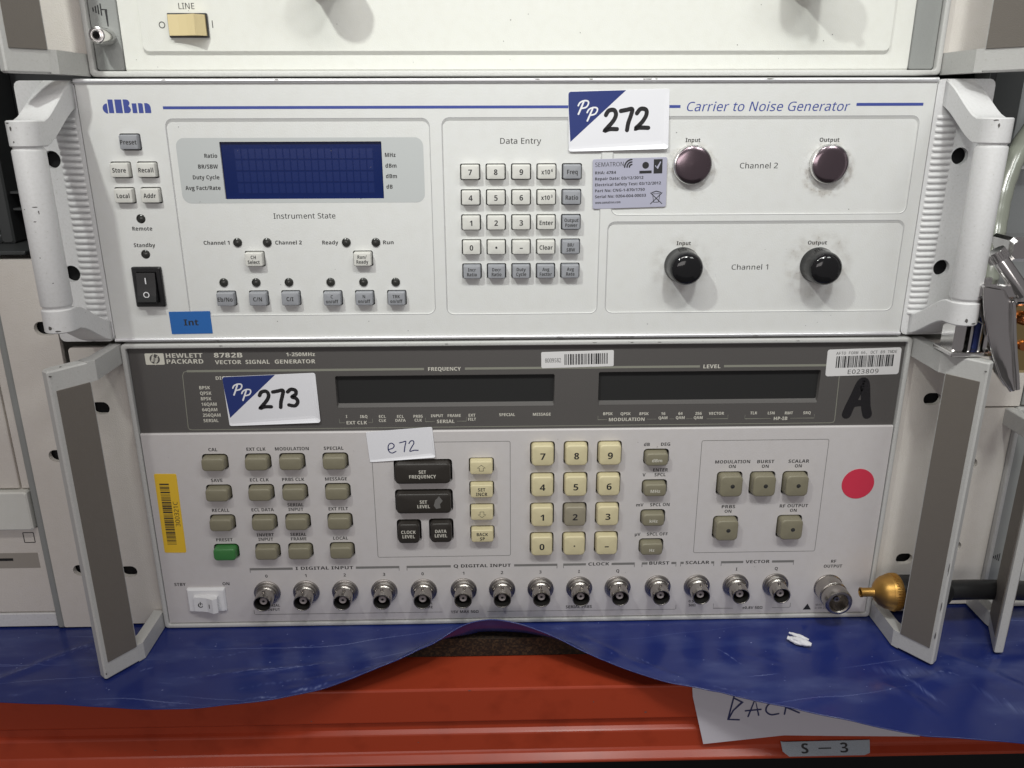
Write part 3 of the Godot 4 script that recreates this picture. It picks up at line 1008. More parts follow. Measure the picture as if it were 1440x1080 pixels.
# ---------- the grey signal generator at the bottom ----------
func plate_handle(parent: Node, xr: float, side: int, y0: float, y1: float, zr: float, both := false):
	# a handle of two flat arms and a wide grip plate that flares outwards, with a dark inlay
	var P := func(u: float, z: float) -> Vector2: return Vector2(xr + side * u, -(zr + z))
	var loft := func(prof: Array, ya: float, yb: float, b: float, mb: MB):
		var q := PackedVector2Array()
		for p in prof:
			q.append(P.call(p[0], p[1]))
		if side > 0:
			q.reverse()
		var c := Vector2.ZERO
		for p in q:
			c += p
		c /= q.size()
		var ins := Geometry2D.offset_polygon(q, -b)[0]
		if ins.size() != q.size() or Geometry2D.is_polygon_clockwise(ins) != Geometry2D.is_polygon_clockwise(q):
			ins = q
		# start the inset loop at the corner nearest to the first corner
		var best := 0
		for i in ins.size():
			if ins[i].distance_to(q[0]) < ins[best].distance_to(q[0]):
				best = i
		var rot := PackedVector2Array()
		for i in ins.size():
			rot.append(ins[(best + i) % ins.size()])
		mb.ring(mb.at(rot, ya), mb.at(q, ya + b))
		mb.ring(mb.at(q, ya + b), mb.at(q, yb - b))
		mb.ring(mb.at(q, yb - b), mb.at(rot, yb))
		mb.poly(rot, yb, true)
		mb.poly(rot, ya, false)
	var arm := [[0.4, -2.0], [6.4, -2.0], [6.6, 22.0], [9.0, 28.0], [2.6, 32.4], [0.4, 29.0]]
	var grip := [[2.4, 32.2], [8.9, 27.9], [17.2, 39.0], [19.0, 42.6], [18.6, 44.4], [15.0, 47.6], [13.8, 47.6]]
	var mb := MB.new()
	outward(mb)
	if both:
		arm = [[0.4, -2.0], [6.4, -2.0], [6.6, 18.0], [6.0, 22.4], [1.8, 23.2], [0.4, 20.0]]
		grip = [[1.6, 22.8], [5.6, 20.6], [16.6, 44.6], [16.9, 46.2], [16.2, 46.8], [12.6, 46.8], [12.0, 46.4]]
	loft.call(arm, y0 + 0.04, y0 + 10.4, 0.5, mb)
	loft.call(grip, y0, y1, 0.8, mb)
	var h := part(mb, "handle", M.grey_frame, parent)
	mb = MB.new()
	outward(mb)
	loft.call(arm, y1 - 10.4, y1 - 0.04, 0.5, mb)
	part(mb, "upper_arm", M.grey_frame, h)
	var inl := MB.new()
	outward(inl)
	var n := Vector2(-0.80, 0.60)
	var a := Vector2(2.75, 32.7) + n * 0.05
	var b := Vector2(12.6, 46.0) + n * 0.05
	if both:
		n = Vector2(-0.91, 0.41)
		a = Vector2(2.4, 25.0)
		b = Vector2(11.6, 45.4)
	loft.call([[a.x + n.x * 0.5, a.y + n.y * 0.5], [a.x - n.x * 0.6, a.y - n.y * 0.6], [b.x - n.x * 0.6, b.y - n.y * 0.6], [b.x + n.x * 0.5, b.y + n.y * 0.5]], y0 + 10.2, y1 - 10.2, 0.15, inl)
	part(inl, "grip_inlay", M.handle_insert, h)
	if both:
		inl = MB.new()
		outward(inl)
		var n2 := Vector2(0.91, -0.42)
		a = Vector2(6.0, 21.5)
		b = Vector2(16.2, 43.8)
		loft.call([[a.x - n2.x * 0.6, a.y - n2.y * 0.6], [a.x + n2.x * 0.5, a.y + n2.y * 0.5], [b.x + n2.x * 0.5, b.y + n2.y * 0.5], [b.x - n2.x * 0.6, b.y - n2.y * 0.6]], y0 + 9.0, y1 - 9.0, 0.15, inl)
		part(inl, "grip_inlay", M.handle_insert, h)
	return h

func frame_lip(parent: Node, x0: float, x1: float, y0: float, y1: float, z: float, w: float, m: Material, called := "front_frame"):
	# a rounded rim round a front panel
	var mb := MB.new()
	var lo := func(i: float, r: float, zz: float) -> PackedVector3Array:
		return mb.at(rr(x0 + i, x1 - i, y0 + i, y1 - i, r, 4), zz)
	var loops := [lo.call(0.0, 2.2, z - 14.0), lo.call(0.0, 2.2, z - 0.6), lo.call(0.18, 2.1, z - 0.18), lo.call(0.6, 1.9, z), lo.call(w - 0.5, 1.6, z), lo.call(w - 0.1, 1.4, z - 0.25), lo.call(w, 1.3, z - 0.7), lo.call(w, 1.3, z - 3.5)]
	mb.loft(loops, false, false, true)
	part(mb, called, m, parent)

func bnc(parent: Node, x: float, y: float, turn: float):
	var c := Vector3(x, y, 0)
	var mb := MB.new()
	mb.lathe([[7.8, 0.0], [7.8, 0.7], [7.3, 1.0], [6.7, 1.0], [6.7, 2.4], [6.3, 2.7], [5.2, 2.7]], 32, c, false)
	var b := part(mb, "coax_socket", M.nickel_ring, parent)
	mb = MB.new()
	mb.lathe([[5.9, 2.6], [5.9, 4.0], [5.25, 4.6], [5.2, 11.9], [5.0, 12.3], [4.7, 12.3], [4.5, 12.0]], 32, c, false)
	part(mb, "barrel", M.nickel, b)
	mb = MB.new()
	mb.lathe([[4.5, 12.0], [4.4, 3.0], [0.2, 2.9]], 28, c)
	part(mb, "bore", M.bore_shade, b)
	mb = MB.new()
	for k in 2:
		var a := turn + k * PI
		var d := Vector3(cos(a), sin(a), 0)
		mb.tube([c + d * 4.8 + Vector3(0, 0, 7.6), c + d * 6.3 + Vector3(0, 0, 7.6)], 0.9, 10)
	part(mb, "lug", M.nickel, b)
	mb = MB.new()
	mb.lathe([[2.3, 3.0], [2.3, 9.0], [2.1, 9.4], [0.8, 9.4], [0.7, 8.0], [0.1, 8.0]], 20, c)
	part(mb, "insulator", M.insulator, b)
	mb = MB.new()
	mb.lathe([[0.75, 9.0], [0.75, 9.42], [0.1, 9.43]], 12, c)
	part(mb, "pin_hole", M.well_black, b)

func signal_generator():
	var t := thing("vector_signal_generator", "grey vector signal generator with dark display band and row of coax sockets", "signal generator", Vector3(0, 0, 0))
	var mb := MB.new()
	mb.box(-211.5, 211.5, 0.6, 175.8, -300, -4.6, 0.6)
	part(mb, "case", M.grey_frame, t)
	frame_lip(t, -213.2, 213.2, 0.0, 176.6, 1.2, 2.5, M.grey_frame)
	mb = MB.new()
	rect(mb, -211.0, 211.0, 2.0, 174.8, -3.6)
	part(mb, "key_backing", M.well_black, t)
	# ---- control panel with openings for the keys
	var rows := [107.6, 88.8, 70.0, 51.0]
	var olive := []
	var names := [["CAL", "SAVE", "RECALL", "PRESET"], ["EXT CLK", "ECL CLK", "ECL DATA", ["INVERT", "INPUT"]], ["MODULATION", "PRBS CLK", ["SERIAL", "INPUT"], ["SERIAL", "FRAME"]], ["SPECIAL", "MESSAGE", "EXT FILT", "LOCAL"]]
	var cx := [-171.2, -147.3, -128.3, -104.2]
	for i in 4:
		for j in 4:
			olive.append([cx[i], rows[j], names[i][j]])
	var unit := []
	for j in 4:
		unit.append([76.6, 107.6 - j * 19.0, ["dBm", "MHz", "kHz", "Hz"][j]])
	var cream := [[-22.2, 103.9, "^"], [-22.2, 89.4, ["SET", "INCR"]], [-22.2, 75.2, "v"], [-22.2, 61.0, ["BACK", "SP"]]]
	var nums := []
	var face := [["7", "8", "9"], ["4", "5", "6"], ["1", "2", "3"], ["0", ".", "–"]]
	for j in 4:
		for i in 3:
			nums.append([12.3 + i * 18.9, 110.8 - j * 19.05, face[j][i]])
	var brown := [[-55.2, 100.8, 31.6, ["SET", "FREQUENCY"]], [-55.3, 82.2, 31.6, ["SET", "LEVEL"]], [-64.6, 63.1, 12.8, ["CLOCK", "LEVEL"]], [-46.0, 63.4, 12.8, ["DATA", "LEVEL"]]]
	var square := [[119.8, 90.6], [138.8, 90.5], [157.6, 90.4], [119.7, 62.4], [157.4, 62.4]]
	var holes := []
	for k in olive + unit:
		holes.append(well(k[0] + 0.2, k[1] + 0.25, 14.6, 9.6, 2.2, 3.2))
	for k in cream:
		holes.append(well(k[0], k[1], 14.2, 9.2, 1.4, 3.2))
	for k in nums:
		holes.append(well(k[0], k[1], 14.0, 14.2, 1.9, 3.2))
	for k in brown:
		holes.append(well(k[0], k[1], k[2] + 1.4, 14.2, 1.9, 3.2))
	for k in square:
		holes.append(well(k[0], k[1], 14.8, 14.8, 2.2, 3.2))
	mb = MB.new()
	var px0 := -210.3
	var px1 := 210.3
	mb.plate(px0, px1, 3.0, 124.2, 0.0, holes)
	# its top edge is rounded over, and steps back to the dark band
	var g1 := mb.group()
	var prof := [[124.2, 0.0], [124.6, -0.1], [124.9, -0.4], [125.0, -0.9], [125.0, -2.6]]
	for i in 4:
		mb.quad(Vector3(px0, prof[i][0], prof[i][1]), Vector3(px1, prof[i][0], prof[i][1]), Vector3(px1, prof[i + 1][0], prof[i + 1][1]), Vector3(px0, prof[i + 1][0], prof[i + 1][1]), g1)
	part(mb, "control_panel", M.silver_paint, t)
	# ---- dark display band with two sunk windows
	var dz := -1.4
	mb = MB.new()
	var win := [[-101.2, 18.7, 138.7, 157.0], [42.9, 165.8, 138.8, 157.9]]
	var wh := []
	for w in win:
		wh.append({"c": Vector2.ZERO, "p": rr(w[0], w[1], w[2], w[3], 0.8, 2), "d": 0.0})
	mb.plate(px0, px1, 125.02, 173.9, dz, wh)
	for w in win:
		var a := mb.at(rr(w[0], w[1], w[2], w[3], 0.8, 2), dz)
		var b := mb.at(rr(w[0] + 0.5, w[1] - 0.5, w[2] + 2.6, w[3] - 0.3, 0.8, 2), dz - 3.2)
		var g2 := mb.group()
		mb.ring(b, a, g2)
	part(mb, "display_band", M.dark_paint, t)
	for w in win:
		mb = MB.new()
		rect(mb, w[0], w[1], w[2], w[3], dz - 3.15)
		part(mb, "display_window", M.window_dark if w[0] < 0 else M.window_sheen, t)
	var z := dz + 0.06
	# printing on the band
	mb = MB.new()
	mb.prism(rr(-201.9, -191.8, 164.5, 170.9, 0.5, 2), dz, z)
	var badge := part(mb, "maker_badge", M.ink_light, t)
	mb = MB.new()
	mb.poly(PackedVector2Array(Array(circle(2.75, 28)).map(func(p): return p + Vector2(-196.8, 167.7))), z + 0.03)
	part(mb, "badge_disc", M.dark_paint, badge)
	mb = MB.new()
	text(mb, "h", -197.75, 167.9, z + 0.06, 3.2, {"italic": 0.28, "sx": 0.8})
	text(mb, "p", -195.85, 167.5, z + 0.065, 3.2, {"italic": 0.28, "sx": 0.8})
	stroke(mb, pts([-197.0, 170.9, -198.3, 166.3]), 0.45, z + 0.07, false)
	stroke(mb, pts([-195.2, 169.3, -196.8, 164.5]), 0.45, z + 0.075, false)
	part(mb, "lettering", M.ink_light, badge)
	legend(t, "HEWLETT", -190.7, 169.55, z, 2.45, M.ink_light, {"align": "l", "bold": true, "w": 19.6})
	legend(t, "PACKARD", -190.7, 166.2, z, 2.45, M.ink_light, {"align": "l", "bold": true, "w": 19.6})
	legend(t, "8782B", -165.1, 169.5, z, 2.6, M.ink_light, {"align": "l", "w": 15.2, "bold": true})
	legend(t, "1-250MHz", -126.4, 169.6, z, 2.0, M.ink_light, {"align": "l", "w": 15.4, "bold": true})
	legend(t, "VECTOR", -164.9, 165.6, z, 2.2, M.ink_light, {"align": "l", "w": 14.1, "bold": true})
	legend(t, "SIGNAL", -148.6, 165.6, z, 2.2, M.ink_light, {"align": "l", "w": 13.0, "bold": true})
	legend(t, "GENERATOR", -132.9, 165.6, z, 2.2, M.ink_light, {"align": "l", "w": 21.8, "bold": true})
	legend(t, "FREQUENCY", -41.5, 160.6, z, 2.0, M.ink_light, {"w": 17.8, "bold": true})
	legend(t, "LEVEL", 105.0, 160.6, z, 2.1, M.ink_light, {"w": 9.4, "bold": true})
	legend(t, "DIGITAL", -165.6, 156.6, z, 1.9, M.ink_light, {"align": "l", "w": 12.0, "bold": true})
	mb = MB.new()
	# outline of the band: heavy broken top, light sides
	for s in [[-180.6, -52.6], [-30.4, 98.4], [111.6, 172.6]]:
		rect(mb, s[0], s[1], 160.0, 161.3, z)
	stroke(mb, pts([-180.6, 160.65, -182.4, 160.1, -183.2, 158.2, -184.0, 128.0, -183.4, 126.9, -182.0, 126.6, 174.5, 126.6, 176.4, 127.0, 176.9, 128.4, 176.2, 157.5, 175.4, 159.9, 172.6, 160.65]), 0.4, z - 0.005, false)
	part(mb, "printed_rule", M.ink_rule_light, t)
	var mods := ["BPSK", "QPSK", "8PSK", "16QAM", "64QAM", "256QAM", "SERIAL"]
	for i in 7:
		legend(t, mods[i], -175.1, 151.2 - i * 3.2, z, 1.85, M.ink_light, {"align": "l", "sx": 0.98, "bold": true})
	for w in [["I", -96.4, 133.5, 0], ["I&Q", -86.9, 133.4, 0], ["EXT CLK", -91.0, 129.8, 1], ["ECL", -76.7, 133.3, 0], ["CLK", -76.7, 130.9, 0], ["ECL", -66.7, 133.2, 0], ["DATA", -66.7, 130.9, 0], ["PRBS", -56.9, 133.2, 0], ["CLK", -56.9, 130.9, 0], ["INPUT", -46.4, 133.4, 0], ["FRAME", -36.9, 133.4, 0], ["SERIAL", -41.7, 130.0, 1], ["EXT", -27.0, 133.5, 0], ["FILT", -27.0, 131.1, 0], ["SPECIAL", -7.5, 133.6, 0], ["MESSAGE", 11.8, 133.6, 0], ["BPSK", 48.7, 133.5, 0], ["QPSK", 58.6, 133.4, 0], ["8PSK", 68.9, 133.3, 0], ["16", 79.7, 133.2, 0], ["QAM", 79.7, 130.7, 0], ["64", 89.4, 133.2, 0], ["QAM", 89.4, 130.7, 0], ["256", 99.5, 133.1, 0], ["QAM", 99.5, 130.6, 0], ["VECTOR", 109.6, 133.0, 0], ["MODULATION", 59.4, 130.0, 1], ["TLK", 130.6, 133.0, 0], ["LSN", 140.5, 132.9, 0], ["RMT", 150.5, 132.8, 0], ["SRQ", 160.7, 132.8, 0], ["HP-IB", 146.1, 129.6, 1]]:
		legend(t, w[0], w[1], w[2], z, 1.95 if w[3] else 1.65, M.ink_light, {"sx": 1.12 if w[3] else 1.0, "bold": true})
	mb = MB.new()
	for b in [[-100.5, -97.5, 132.0, 129.8], [-52.9, -47.9, 132.2, 130.0], [-30.2, -35.4, 132.2, 130.0], [43.2, 48.4, 132.2, 130.0], [116.2, 104.4, 132.0, 129.8], [125.8, 140.6, 131.8, 129.6], [165.0, 151.6, 131.8, 129.6], [-82.2, -84.5, 132.0, 129.8]]:
		stroke(mb, pts([b[0], b[2], b[0], b[3], b[1], b[3]]), 0.22, z, false)
	stroke(mb, pts([70.6, 130.0, 76.0, 130.0]), 0.22, z, false)
	stroke(mb, pts([83.4, 130.0, 86.0, 130.0]), 0.22, z, false)
	stroke(mb, pts([92.8, 130.0, 96.2, 130.0]), 0.22, z, false)
	part(mb, "printed_rule", M.ink_rule_light, t)
	# hand-drawn marker letter
	mb = MB.new()
	stroke(mb, pts([183.2, 131.6, 184.4, 136.0, 186.6, 142.4, 189.2, 150.0, 191.2, 149.6, 192.6, 142.0, 193.6, 136.0, 195.0, 131.4]), 5.4, z + 0.01)
	stroke(mb, pts([185.6, 137.4, 189.2, 138.2, 193.2, 138.0]), 3.8, z + 0.02)
	part(mb, "marker_letter", M.ink_marker, t)
	# ---- printing on the control panel
	z = 0.06
	for k in olive:
		if k[2] is Array:
			legend(t, k[2], k[0] - 0.5, k[1] + 9.0, z, 1.95, M.ink_grey, {"sx": 1.05, "gap": 2.9, "bold": true})
		else:
			legend(t, k[2], k[0] - 0.4 if k[2] != "MODULATION" else k[0] + 0.5, k[1] + 7.6, z, 1.95, M.ink_grey, {"sx": 1.05, "bold": true})
	for w in [["dB", 71.2, 115.3], ["DEG", 81.8, 115.3], ["ENTER", 79.8, 99.5], ["V", 70.5, 96.5], ["SPCL", 79.7, 96.5], ["mV", 69.0, 77.5], ["SPCL ON", 80.6, 77.5], ["µV", 68.6, 58.4], ["SPCL OFF", 80.2, 58.4]]:
		legend(t, w[0], w[1], w[2], z, 1.95, M.ink_grey, {"sx": 1.05, "bold": true})
	for w in [["MODULATION", 120.8, 104.0, 20.0], ["BURST", 139.8, 103.9, 9.8], ["SCALAR", 158.8, 103.9, 12.0], ["PRBS", 120.7, 75.6, 7.8], ["RF OUTPUT", 159.0, 75.6, 16.6]]:
		legend(t, w[0], w[1], w[2], z, 1.95, M.ink_grey, {"w": w[3], "bold": true})
		legend(t, "ON", w[1], w[2] - 2.95, z, 1.95, M.ink_grey, {"sx": 1.05, "bold": true})
	for b in [rr(-83.6, -5.9, 45.6, 118.2, 1.0, 3), rr(102.3, 174.6, 45.6, 117.2, 1.0, 3)]:
		mb = MB.new()
		line_loop(mb, b, 0.3, z)
		part(mb, "printed_rule", M.ink_rule, t)
	# brackets over the sockets
	for b in [[-159.1, -134.0, -1], [-97.0, -71.5, 1], [-67.2, -41.2, -1], [-3.8, 21.8, 1], [25.3, 38.8, -1], [54.0, 67.8, 1], [72.0, 75.4, -1], [89.6, 92.6, 1], [95.0, 97.0, -1], [113.4, 115.2, 1], [119.3, 132.6, -1], [149.8, 163.0, 1]]:
		mb = MB.new()
		var yb := 38.9
		rect(mb, b[0], b[1], yb - 0.75, yb + 0.75, z)
		if b[2] < 0:
			rect(mb, b[0], b[0] + 0.35, yb - 2.4, yb - 0.75, z)
		else:
			rect(mb, b[1] - 0.35, b[1], yb - 2.4, yb - 0.75, z)
		part(mb, "socket_bracket", M.ink_rule, t)
	for w in [["I DIGITAL INPUT", -115.4, 33.8], ["Q DIGITAL INPUT", -22.6, 33.8], ["CLOCK", 46.4, 12.4], ["BURST", 82.4, 12.0], ["SCALAR", 105.2, 14.2], ["VECTOR", 141.2, 14.4]]:
		legend(t, w[0], w[1], 39.0, z, 2.05, M.ink_grey, {"w": w[2], "bold": true})
	for w in [["0", -149.8], ["1", -126.8], ["2", -103.9], ["3", -80.7], ["0", -58.0], ["1", -33.8], ["2", -11.0], ["3", 11.8], ["I", 34.8], ["Q", 57.9], ["I", 129.0], ["Q", 152.9]]:
		legend(t, w[0], w[1], 34.1, z, 2.0, M.ink_grey, {"sx": 1.02, "bold": true})
	legend(t, ["RF", "OUTPUT"], 186.9, 36.8, z, 2.0, M.ink_grey, {"sx": 1.05, "gap": 3.3, "bold": true})
	legend(t, ["SERIAL", "INPUT"], -147.6, 12.6, z, 1.75, M.ink_grey, {"sx": 1.0, "gap": 2.8, "bold": true})
	legend(t, ["SERIAL", "FRAME"], -56.6, 12.6, z, 1.75, M.ink_grey, {"sx": 1.0, "gap": 2.8, "bold": true})
	legend(t, "15V MAX 50Ω", -33.6, 7.6, z, 1.9, M.ink_grey, {"sx": 1.02, "bold": true})
	legend(t, "SERIAL PRBS", 35.2, 9.8, z, 1.9, M.ink_grey, {"sx": 1.02, "bold": true})
	legend(t, ["0.5V", "50Ω"], 104.0, 11.0, z, 1.7, M.ink_grey, {"sx": 1.0, "gap": 2.8, "bold": true})
	legend(t, "±0.8V 50Ω", 141.0, 7.2, z, 1.9, M.ink_grey, {"sx": 1.02, "bold": true})
	legend(t, ["MAX REV", "0.5W 25V"], 183.4, 7.4, z, 1.4, M.ink_grey, {"sx": 1.0, "gap": 2.2})
	mb = MB.new()
	stroke(mb, pts([-159.4, 11.0, -159.4, 8.6, -158.6, 7.9, -47.0, 7.6]), 0.28, z, false)
	stroke(mb, pts([-20.0, 7.5, 93.6, 6.9, 94.2, 7.3, 94.2, 10.0]), 0.28, z, false)
	stroke(mb, pts([117.0, 10.4, 117.0, 7.2, 129.0, 7.0]), 0.28, z, false)
	stroke(mb, pts([153.0, 7.0, 163.6, 7.0, 164.0, 7.4, 164.0, 10.0]), 0.28, z, false)
	part(mb, "printed_rule", M.ink_rule, t)
	mb = MB.new()
	mb.poly(pts([172.0, 5.2, 177.0, 5.2, 174.5, 9.4]), z)
	part(mb, "warning_triangle", M.ink_black, t)
	# ---- keys
	var ko := key_mesh(13.4, 8.4, 2.0, -3.0, 4.4, 0.8, 0.9)
	for k in olive:
		button(t, ko, M.key_green if k[2] is String and k[2] == "PRESET" else M.key_olive, k[0], k[1], 4.4, "", 0, M.ink_black)
	for k in unit:
		button(t, ko, M.key_olive, k[0], k[1], 4.4, k[2], 1.9, M.ink_light, {"bold": true, "dy": -0.4, "sx": 1.05})
	var kc := key_mesh(13.2, 8.3, 1.2, -3.0, 4.4, 0.6, 0.5)
	for k in cream:
		if k[2] is String:
			var b := button(t, kc, M.key_cream, k[0], k[1], 4.4, "", 0, M.ink_black)
			var s := 1.0 if k[2] == "^" else -1.0
			mb = MB.new()
			var o := PackedVector2Array()
			for q in [[-2.3, 0.2], [0.0, 2.0], [2.3, 0.2], [1.1, 0.2], [1.1, -1.6], [-1.1, -1.6], [-1.1, 0.2]]:
				o.append(Vector2(k[0] + q[0], k[1] - 0.2 + s * q[1]))
			line_loop(mb, o, 0.32, 4.46)
			part(mb, "printed_arrow", M.ink_black, b)
		else:
			button(t, kc, M.key_cream, k[0], k[1], 4.4, k[2], 2.0, M.ink_black, {"sx": 0.95, "dy": -0.3, "bold": true})
	var kn := key_mesh(12.9, 13.0, 2.1, -3.0, 4.4, 0.7, 0.9)
	for k in nums:
		var ch := 3.9
		var ink: Material = M.ink_black
		var b := button(t, kn, M.key_worn if k[2] == "2" else M.key_cream, k[0], k[1], 4.4, k[2], ch, ink, {"sx": 1.08, "dy": -0.3 if k[2] != "." else 1.6, "bold": true})
	var kb := key_mesh(31.6, 13.2, 2.2, -3.0, 4.6, 0.8, 0.9)
	var kb2 := key_mesh(12.8, 13.2, 2.2, -3.0, 4.6, 0.8, 0.9)
	for k in brown:
		var b := button(t, kb if k[2] > 20 else kb2, M.key_brown, k[0], k[1], 4.6, k[3], 2.0, M.ink_light, {"sx": 0.95, "dy": -0.2, "bold": true})
		if k[3][1] == "LEVEL" and k[2] > 20:
			mb = MB.new()
			mb.prism(pts([-49.5, 81.0, -48.2, 79.0, -45.6, 79.6, -46.0, 82.0, -44.4, 84.0, -46.4, 87.0, -47.6, 85.4, -48.6, 84.6]), 4.55, 4.72)
			part(mb, "tape_scrap", M.tape_clear, b)
	var ks := key_mesh(13.7, 13.7, 2.6, -3.0, 5.0, 0.8, 0.9)
	for k in square:
		var b := button(t, ks, M.key_olive, k[0], k[1], 5.0, "", 0, M.ink_black)
		mb = MB.new()
		mb.lathe([[1.25, 5.0], [1.2, 5.12], [1.05, 5.05], [0.6, 5.2], [0.1, 5.28]], 16, Vector3(k[0] + 0.7, k[1] + 0.2, 0))
		part(mb, "indicator_lamp", M.led_dark, b)
	# ---- sockets
	var bx := [-150.2, -127.2, -104.2, -81.1, -57.6, -33.9, -11.0, 12.0, 35.1, 58.1, 82.2, 105.8, 129.2, 153.3]
	for i in 14:
		bnc(t, bx[i], 23.0, PI / 2 + [0.0, 0.1, -0.15, 0.05, 0.0, -0.1][i % 6])
	mb = MB.new()
	var nc := Vector3(185.6, 20.8, 0)
	mb.lathe([[8.7, 0.0], [8.7, 0.6], [8.3, 0.8], [8.3, 8.6], [7.9, 9.0], [7.4, 9.1], [7.4, 10.0], [8.0, 10.4], [8.1, 13.2], [7.9, 16.6], [7.4, 17.4], [6.2, 17.6], [5.5, 17.0], [5.5, 7.0], [0.2, 6.9]], 40, nc)
	var ns := part(mb, "output_socket", M.nickel, t)
	mb = MB.new()
	mb.lathe([[1.7, 7.0], [1.7, 13.0], [1.5, 13.3], [0.8, 13.3], [0.75, 11.0], [0.1, 11.0]], 18, nc)
	part(mb, "centre_contact", M.nickel_ring, ns)
	# ---- power switch
	mb = MB.new()
	mb.loft([mb.at(rr(-197.2, -174.9, 11.4, 27.2, 0.7, 3), 0.0), mb.at(rr(-197.2, -174.9, 11.4, 27.2, 0.7, 3), 1.0), mb.at(rr(-196.4, -175.7, 12.2, 26.0, 0.7, 3), 1.9)], true, false, false)
	var sw := part(mb, "power_switch", M.switch_white, t)
	mb = MB.new()
	mb.place(Transform3D(Basis(Vector3(1, 0, 0), Vector3(0, 0, 1), Vector3(0, 1, 0)), Vector3.ZERO))
	mb.prism(pts([-192.8, 1.5, -179.0, 1.5, -178.6, 5.4, -181.0, 6.6, -185.0, 4.6, -189.0, 3.9, -192.8, 3.6]), 13.2, 22.6)
	part(mb, "rocker", M.switch_white, sw)
	mb = MB.new()
	var ring_ := PackedVector2Array()
	for i in 13:
		var a := deg_to_rad(125 + 290.0 * i / 12)
		ring_.append(Vector2(-188.9 + cos(a) * 1.35, 17.6 + sin(a) * 1.35))
	stroke(mb, ring_, 0.5, 4.12, false)
	stroke(mb, pts([-188.9, 17.8, -188.9, 19.6]), 0.5, 4.13, false)
	stroke(mb, pts([-183.4, 16.4, -183.4, 18.8]), 0.4, 5.62, false)
	part(mb, "lettering", M.ink_black, sw)
	legend(t, "STBY", -200.9, 29.4, z, 2.0, M.ink_grey, {"sx": 1.05, "bold": true})
	legend(t, "ON", -174.0, 29.4, z, 2.0, M.ink_grey, {"sx": 1.05, "bold": true})
	# ---- handles and mounting flanges
	plate_handle(t, -213.2, -1, 0.2, 176.4, 0.0)
	plate_handle(t, 213.2, 1, 0.2, 176.4, 0.0)
	rack_ear(t, -242.8, -213.6, 1.0, 174.0, -3.0, 3.0, [[-231.0, 139.3, 10.0, 7.2], [-231.0, 36.7, 10.0, 7.2]], M.cream_plate)
	rack_ear(t, 213.6, 242.8, 1.0, 174.0, -3.0, 3.0, [[231.5, 139.6, 10.0, 7.2], [231.0, 37.6, 10.0, 7.2]], M.cream_plate)
	for c in [[-226.4, 174.0, 47.7, 2.0, 1.3, 0], [-225.0, 176.45, 40.0, 1.4, 2.0, 1], [226.6, 20.0, 47.6, 0.9, 7.0, 0], [226.9, 38.0, 47.6, 0.7, 9.0, 0], [227.0, 62.0, 47.6, 0.6, 12.0, 0], [226.4, 172.0, 47.7, 2.2, 1.2, 0], [-226.9, 4.0, 47.6, 0.9, 1.6, 0]]:
		chip(t, Vector3(c[0], c[1], c[2]), Vector3.UP if c[5] == 1 else Vector3.BACK, c[3], c[4], int(c[1] * 3 + c[0]))
	specks(t, -205, 205, 6, 122, 0.05, 12, 500)
	for k in [-160.0, -40.0, 40.0, 60.0, 75.0, 150.0]:
		chip(t, Vector3(k, 175.4, 1.2), Vector3.BACK, 3.0 + fmod(absf(k), 5.0), 0.45, int(k) + 300)
	# ---- stickers
	lot_sticker(t, -136.4, 143.9, -1.35, 50.4, 28.6, 2.0, [TWO, SEVEN, THREE], "white lot sticker with navy corner, numbered 273")
	var s := sticker(t, "barcode_label", "small white barcode label numbered 8009582", 31.0, 165.4, -1.35, 39.6, 9.2, 1.2, M.sticker_barcode, 0.8)
	legend(s, "8009582", -13.4, -0.2, 0.2, 2.4, M.ink_black, {"font": font_serif, "w": 8.6}, "lettering")
	mb = MB.new()
	barcode(mb, -7.2, 16.4, -3.0, 3.1, 0.2, 5)
	part(mb, "barcode", M.ink_black, s)
	s = sticker(t, "barcode_label", "white government barcode label ending 809 in the corner of the dark band", 188.6, 162.3, -1.35, 40.8, 15.4, 1.4, M.sticker_barcode, 1.4)
	legend(s, "AFTO FORM 66, OCT 89 TMDE", 1.2, 5.5, 0.2, 1.6, M.ink_black, {"font": font_mono, "w": 33.5}, "lettering")
	legend(s, "E023809", 0.4, -5.4, 0.2, 2.5, M.ink_black, {"font": font_mono, "w": 17.0}, "lettering")
	mb = MB.new()
	barcode(mb, -15.2, 17.0, -2.9, 3.8, 0.2, 9)
	part(mb, "barcode", M.ink_black, s)
	s = sticker(t, "barcode_label", "yellow upright barcode label numbered 300321C", -200.3, 75.7, 0.02, 12.5, 50.2, -0.8, M.sticker_yellow, 0.9)
	mb = MB.new()
	barcode(mb, -3.9, 1.4, -19.6, 19.2, 0.2, 12, true)
	part(mb, "barcode", M.ink_black, s)
	legend(s, "300321C", 3.6, 0.0, 0.2, 2.6, M.ink_black, {"rot": 90.0, "w": 15.8}, "lettering")
	s = sticker(t, "handwritten_label", "white label with e72 written in blue pen", -67.0, 117.0, 0.2, 37.0, 18.2, 4.2, M.sticker_white, 0.9, 0.8)
	mb = MB.new()
	stroke(mb, pts([-7.4, -2.4, -4.6, -1.6, -3.8, 0.2, -5.4, 1.4, -7.0, 0.0, -7.2, -3.0, -5.6, -4.6, -3.2, -3.8]), 0.62, 0.2)
	stroke(mb, pts([-0.6, 1.2, 1.2, 1.5, 3.0, 1.7, 2.2, -1.0, 1.4, -4.4]), 0.62, 0.21)
	stroke(mb, pts([4.6, 0.4, 5.8, 1.8, 7.2, 1.6, 7.2, 0.0, 5.4, -2.6, 4.6, -4.4, 7.0, -4.0, 9.2, -4.2]), 0.62, 0.22)
	part(mb, "lettering", M.ink_pen, s)
	mb = MB.new()
	mb.prism(circle(9.4, 40), 0.0, 0.16)
